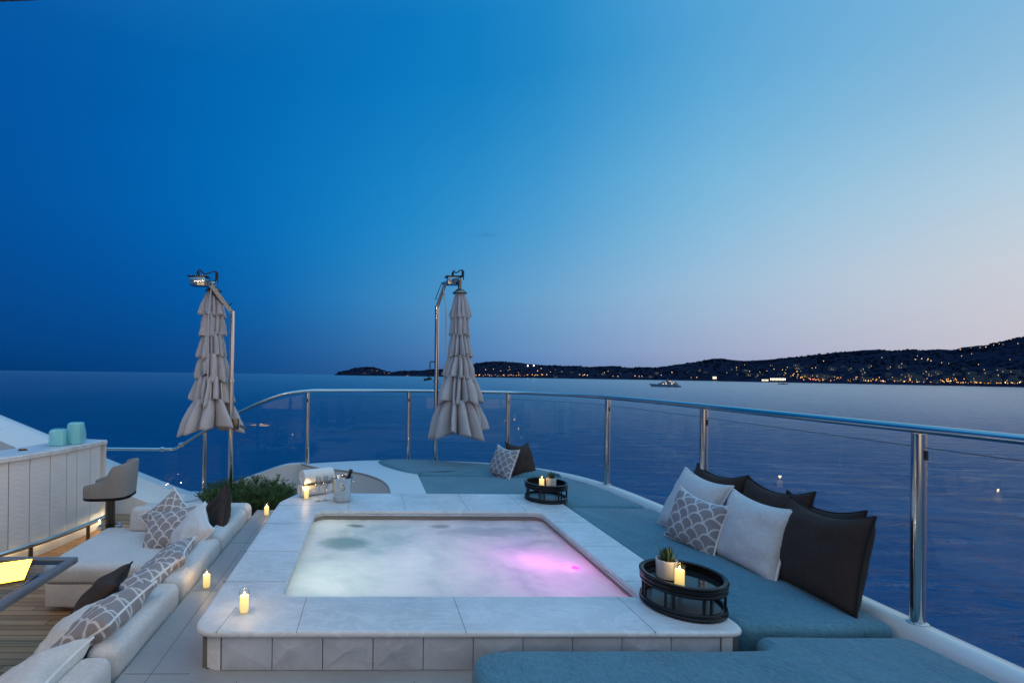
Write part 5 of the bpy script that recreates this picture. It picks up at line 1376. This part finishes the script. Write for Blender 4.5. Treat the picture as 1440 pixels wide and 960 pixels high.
# ------------------------------------------------------------------ candles
CAND = None
def candle(x, y, z, label, power=0.55):
    global CAND
    if CAND is None:
        t = thing('candle', label, 'candle', (x, y, z), 0, 'glowing pillar candles in glass')
        bm = NB(); lathe(bm, [(0, 0.004), (0.0225, 0.004), (0.0235, 0.012), (0.0235, 0.078), (0.022, 0.085), (0.016, 0.083), (0, 0.080)], seg=24); wx = obj('wax', bm, M['wax'], t, local=True)
        bm = NB(); tube(bm, [(0, 0, 0.079), (0.001, 0, 0.089)], 0.0012, 5); obj('wick', bm, M['wick'], wx, local=True)
        bm = NB(); lathe(bm, [(0, 0.0865), (0.0035, 0.09), (0.0045, 0.095), (0.003, 0.102), (0, 0.109)], seg=10); obj('flame', bm, M['flame'], t, local=True)
        bm = NB(); lathe(bm, [(0, 0.0), (0.026, 0.0), (0.027, 0.003), (0.027, 0.112), (0.0262, 0.113), (0.0255, 0.112), (0.0255, 0.0045), (0, 0.0035)], seg=28); obj('glass_holder', bm, M['clear'], t, local=True)
        CAND = t
    else: dup(CAND, (x, y, z), label)
    pt('candle_flame', (x, y, z + 0.128), power, (1.0, 0.62, 0.26), 0.012)
candle(-0.655, 2.56, 0.001, 'lit candle standing alone on the front corner of the hot tub coping')
candle(-0.632, 4.83, 0.001, 'lit candle on the far coping in front of the rolled towels')
candle(-1.10, 3.30, -0.1985, 'lit candle on the stone ledge beside the sofa back, the nearer of two')
candle(-1.05, 4.95, -0.1985, 'lit candle at the far end of the stone ledge near the green plant')

# ------------------------------------------------------------------ black trays with candle and succulent
TRAY = None
def tray(x, y, z, label, rz=0.0):
    global TRAY
    if TRAY is not None: return dup(TRAY, (x, y, z), label, rotz=rz)
    t = thing('round_tray', label, 'tray', (x, y, z), rz, 'round black tray stands')
    Rr = 0.21
    def ring(z0, z1, ri_, ro_): return [(ri_, z0 + 0.004), (ri_ + 0.003, z0), (ro_ - 0.004, z0), (ro_, z0 + 0.004), (ro_, z1 - 0.005), (ro_ - 0.005, z1), (ri_ + 0.005, z1), (ri_, z1 - 0.004)]
    bm = NB(); lathe(bm, ring(0.0, 0.020, Rr - 0.025, Rr), seg=64, closed=True); lathe(bm, ring(0.0205, 0.040, Rr - 0.025, Rr - 0.003), seg=64, closed=True); obj('base_ring', bm, M['lacquer'], t, local=True)
    bm = NB(); lathe(bm, ring(0.118, 0.136, Rr - 0.028, Rr - 0.001), seg=64, closed=True); lathe(bm, ring(0.1365, 0.162, Rr - 0.018, Rr), seg=64, closed=True); lathe(bm, ring(0.1625, 0.178, Rr - 0.022, Rr + 0.003), seg=64, closed=True); obj('top_ring', bm, M['lacquer'], t, local=True)
    bm = NB(); lathe(bm, [(0, 0.128), (Rr - 0.02, 0.128), (Rr - 0.02, 0.138), (0, 0.138)], seg=48); obj('tray_panel', bm, m_plain('black_mirror_glass', (0.015, 0.015, 0.017), 0.06), t, local=True, angle=30)
    bm = NB(); lathe(bm, [(0, 0.010), (Rr - 0.02, 0.010), (Rr - 0.02, 0.022), (0, 0.022)], seg=48); obj('bottom_panel', bm, m_plain('grey_mirror_panel', (0.16, 0.17, 0.19), 0.25), t, local=True, angle=30)
    for k in range(7):
        for dk in (-0.10, 0.10):
            a = 2 * PI * k / 7 + dk; bm = NB(); tube(bm, [((Rr - 0.014) * math.cos(a), (Rr - 0.014) * math.sin(a), 0.038), ((Rr - 0.014) * math.cos(a), (Rr - 0.014) * math.sin(a), 0.120)], 0.0065, 8); obj('spindle', bm, M['lacquer'], t, local=True)
    TRAY = t; return t
tray(1.735, 2.645, 0.0015, 'round black tray stand on the near right corner of the coping', 0.25)
tray(1.785, 4.87, 0.0015, 'round black tray stand on the far right corner of the coping', 0.6)
SUC = None
def succulent(x, y, z, label, rz, sc=1.0):
    global SUC
    if SUC is not None:
        r_ = dup(SUC, (x, y, z), label, rotz=rz); r_.scale = (sc,) * 3; return
    t = thing('potted_succulent', label, 'potted plant', (x, y, z), rz, 'succulents on the trays')
    bm = NB(); lathe(bm, [(0, 0), (0.046, 0), (0.050, 0.004), (0.0545, 0.095), (0.0545, 0.101), (0.052, 0.103), (0.049, 0.101), (0.0475, 0.085), (0, 0.085)], seg=32); po = obj('pot', bm, M['pot'], t, local=True)
    bm = NB(); lathe(bm, [(0, 0.092), (0.02, 0.091), (0.0472, 0.0865), (0.0472, 0.086), (0, 0.086)], seg=24); obj('soil', bm, M['soil'], po, local=True)
    random.seed(31)
    for lay, (n_, el_, L_) in enumerate(((9, 0.55, 0.068), (9, 0.85, 0.078), (7, 1.12, 0.080), (4, 1.4, 0.07))):
        for k in range(n_):
            a = 2 * PI * (k + lay * 0.37) / n_ + random.uniform(-0.15, 0.15); e_ = el_ + random.uniform(-0.12, 0.12); L2 = L_ * random.uniform(0.85, 1.15)
            bm = NB(); secs = []
            d = Vector((math.cos(a), math.sin(a), 0)); s_ = Vector((-d.y, d.x, 0))
            for f in (0, 0.2, 0.45, 0.7, 0.9, 1.0):
                w_ = 0.0105 * (1 - f) ** 0.7 * (0.75 + 0.9 * f * (1 - f) * 2) + 0.0004; ee = e_ + 0.25 * f
                p = d * (0.008 + L2 * f * math.cos(ee)) + Vector((0, 0, 0.09 + L2 * f * math.sin(ee)))
                up = Vector((-d.x * math.sin(ee), -d.y * math.sin(ee), math.cos(ee)))
                secs.append([p + s_ * w_ + up * w_ * 0.25, p - up * w_ * 0.35, p - s_ * w_ + up * w_ * 0.25, p + up * w_ * 0.02])
            loft_loops(bm, secs); obj('leaf', bm, M['leaf'], t, local=True, angle=60)
    SUC = t
succulent(1.665, 2.675, 0.14, 'white potted succulent behind the candle on the near tray', 0)
succulent(1.81, 4.80, 0.14, 'white potted succulent on the far tray', 1.3, 0.92)
candle(1.672, 2.572, 0.14, 'lit candle before the succulent pot on the nearer black tray', 0.22)
candle(1.705, 4.77, 0.14, 'lit candle on the farther black tray', 0.25)

# ------------------------------------------------------------------ champagne bucket, flutes, towels
bk = thing('champagne_bucket', 'polished steel champagne bucket with a crest on the far coping', 'ice bucket', (-0.275, 4.77, 0.001))
bm = NB(); lathe(bm, [(0, 0.002), (0.072, 0.0), (0.079, 0.005), (0.082, 0.03), (0.090, 0.15), (0.098, 0.205), (0.107, 0.228), (0.109, 0.232), (0.106, 0.234), (0.097, 0.210), (0.087, 0.15), (0.079, 0.03), (0.07, 0.008), (0, 0.008)], seg=56); obj('body', bm, M['steel'], bk, local=True)
em = M['steel_dark']
bm = NB(); fy = -0.0895
def on_bucket(x, z): r_ = 0.088 + (z - 0.1) * 0.085 + 0.0015; return (x, -math.sqrt(r_ * r_ - x * x), z)
tube(bm, [on_bucket(0.012 + 0.021 * math.cos(a), 0.145 + 0.023 * math.sin(a)) for a in [2 * PI * k / 28 for k in range(28)]], 0.0016, 6, closed=True)
for k in range(7):
    a = -PI * 0.9 + k * PI * 0.8 / 6; tube(bm, [on_bucket(0.012 + 0.019 * math.cos(a), 0.145 + 0.021 * math.sin(a)), on_bucket(0.012 + 0.027 * math.cos(a + .25), 0.145 + 0.029 * math.sin(a + .25))], 0.0016, 5)
tube(bm, [on_bucket(0.000, 0.172), on_bucket(0.004, 0.180), on_bucket(0.008, 0.174), on_bucket(0.012, 0.184), on_bucket(0.016, 0.174), on_bucket(0.020, 0.180), on_bucket(0.024, 0.172)], 0.0016, 5)
tube(bm, [on_bucket(0.004, 0.150), on_bucket(0.012, 0.136), on_bucket(0.020, 0.150)], 0.0018, 5)
obj('crest', bm, em, bk, local=True)
for s_ in (-1, 1):
    bm = NB(); tube(bm, smoothpath([(s_ * 0.101, -0.03, 0.2), (s_ * 0.122, -0.02, 0.197), (s_ * 0.126, 0, 0.195), (s_ * 0.122, 0.02, 0.197), (s_ * 0.101, 0.03, 0.2)], 5), 0.0045, 8); obj('handle', bm, M['steel'], bk, local=True)
bo = thing('champagne_bottle', 'dark champagne bottle leaning in the steel bucket', 'bottle', (-0.262, 4.785, 0.015))
bm = NB(); ax = Matrix.Rotation(0.36, 4, 'Y') @ Matrix.Rotation(-0.1, 4, 'X')
lathe(bm, [(0, 0), (0.038, 0), (0.042, 0.008), (0.042, 0.13), (0.034, 0.17), (0.018, 0.215), (0.0155, 0.225)], (0.0, 0, 0), 24, axis=Matrix.Translation((-0.03, 0, 0)) @ ax); obj('glass_body', bm, M['bottle'], bo, local=True)
bm = NB(); lathe(bm, [(0.0156, 0.20), (0.0165, 0.222), (0.0165, 0.275), (0.019, 0.279), (0.019, 0.296), (0.0165, 0.305), (0, 0.308)], (0, 0, 0), 20, axis=Matrix.Translation((-0.03, 0, 0)) @ ax); obj('foil', bm, M['foil'], bo, local=True)
FL = None
for x, y, lb in ((-0.505, 4.745, 'champagne flute standing closer to the candle and towel ends'), (-0.435, 4.775, 'champagne flute standing next to the steel bucket')):
    if FL is None:
        FL = thing('champagne_flute', lb, 'glass', (x, y, 0.001), 0, 'champagne flutes on the far coping')
        bm = NB(); lathe(bm, [(0, 0.0), (0.032, 0.0), (0.033, 0.0015), (0.010, 0.005), (0.0038, 0.012), (0.0035, 0.085), (0.006, 0.095), (0.019, 0.125), (0.026, 0.165), (0.0262, 0.20), (0.0235, 0.24), (0.0228, 0.24), (0.0254, 0.20), (0.025, 0.165), (0.018, 0.127), (0.004, 0.099), (0, 0.098)], seg=28)
        obj('glass', bm, m_glass('flute_crystal', (0.93, 0.94, 0.95), 3.2), FL, local=True)
    else: dup(FL, (x, y, 0.001), lb)
def towel(loc, rz, r_, L_, label, seed):
    t = thing('rolled_towel', label, 'towel', loc, rz, 'rolled white towels')
    bm = NB(); rnd = random.Random(seed)
    # a spiral roll: outer wrap with a free edge, real turns visible at the ends
    turns = 4.3; N_ = 150; prof = []
    for k in range(N_ + 1):
        f = k / N_; a = 2 * PI * turns * f + seed; rr = 0.014 + (r_ - 0.014) * f; prof.append((rr * math.cos(a), rr * math.sin(a)))
    def off_spiral(d):
        out = []
        for k, (x, z) in enumerate(prof): s_ = math.hypot(x, z); out.append((x * (1 + d / s_), z * (1 + d / s_)))
        return out
    th_ = (r_ - 0.014) / turns * 0.46
    A_, B_ = off_spiral(th_), off_spiral(-th_)
    loop = A_ + B_[::-1]
    secs = []
    for f in (-0.5, -0.485, -0.3, 0.0, 0.3, 0.485, 0.5):
        k = 0.0 if abs(f) < 0.49 else -0.3
        C_ = off_spiral(th_ * (1 + k)) + off_spiral(-th_ * (1 + k))[::-1]
        secs.append([(f * L_, x + 0.001 * math.sin(i), z) for i, (x, z) in enumerate(C_)])
    R_ = [[bm.verts.new(p) for p in s_] for s_ in secs]
    n_ = len(R_[0])
    for a, b_ in zip(R_[:-1], R_[1:]):
        for k in range(n_): bm.faces.new((a[k], a[(k + 1) % n_], b_[(k + 1) % n_], b_[k]))
    for L0 in (R_[0], R_[-1]):
        for k in range(N_): bm.faces.new((L0[k], L0[k + 1], L0[n_ - 2 - k], L0[n_ - 1 - k]))
    obj('terry_roll', bm, M['towel'], t, local=True, angle=50)
    return t
towel((-0.565, 4.985, 0.066), 0.62, 0.062, 0.34, 'rolled white towel lying on the coping under the other one', 1)
tw = towel((-0.548, 4.99, 0.201), 0.62, 0.070, 0.34, 'rolled white towel stacked on top of the lower one', 2.4)
# thin black strip in the gap between the two rolls
rb = thing('towel_strip', 'thin black strip between the two rolled towels', 'ribbon', (-0.553, 4.97, 0.13), 0.62)
bm = NB(); box(bm, -0.165, 0.165, -0.055, -0.02, -0.004, 0.006, 0.002); obj('band', bm, M['black'], rb, local=True)
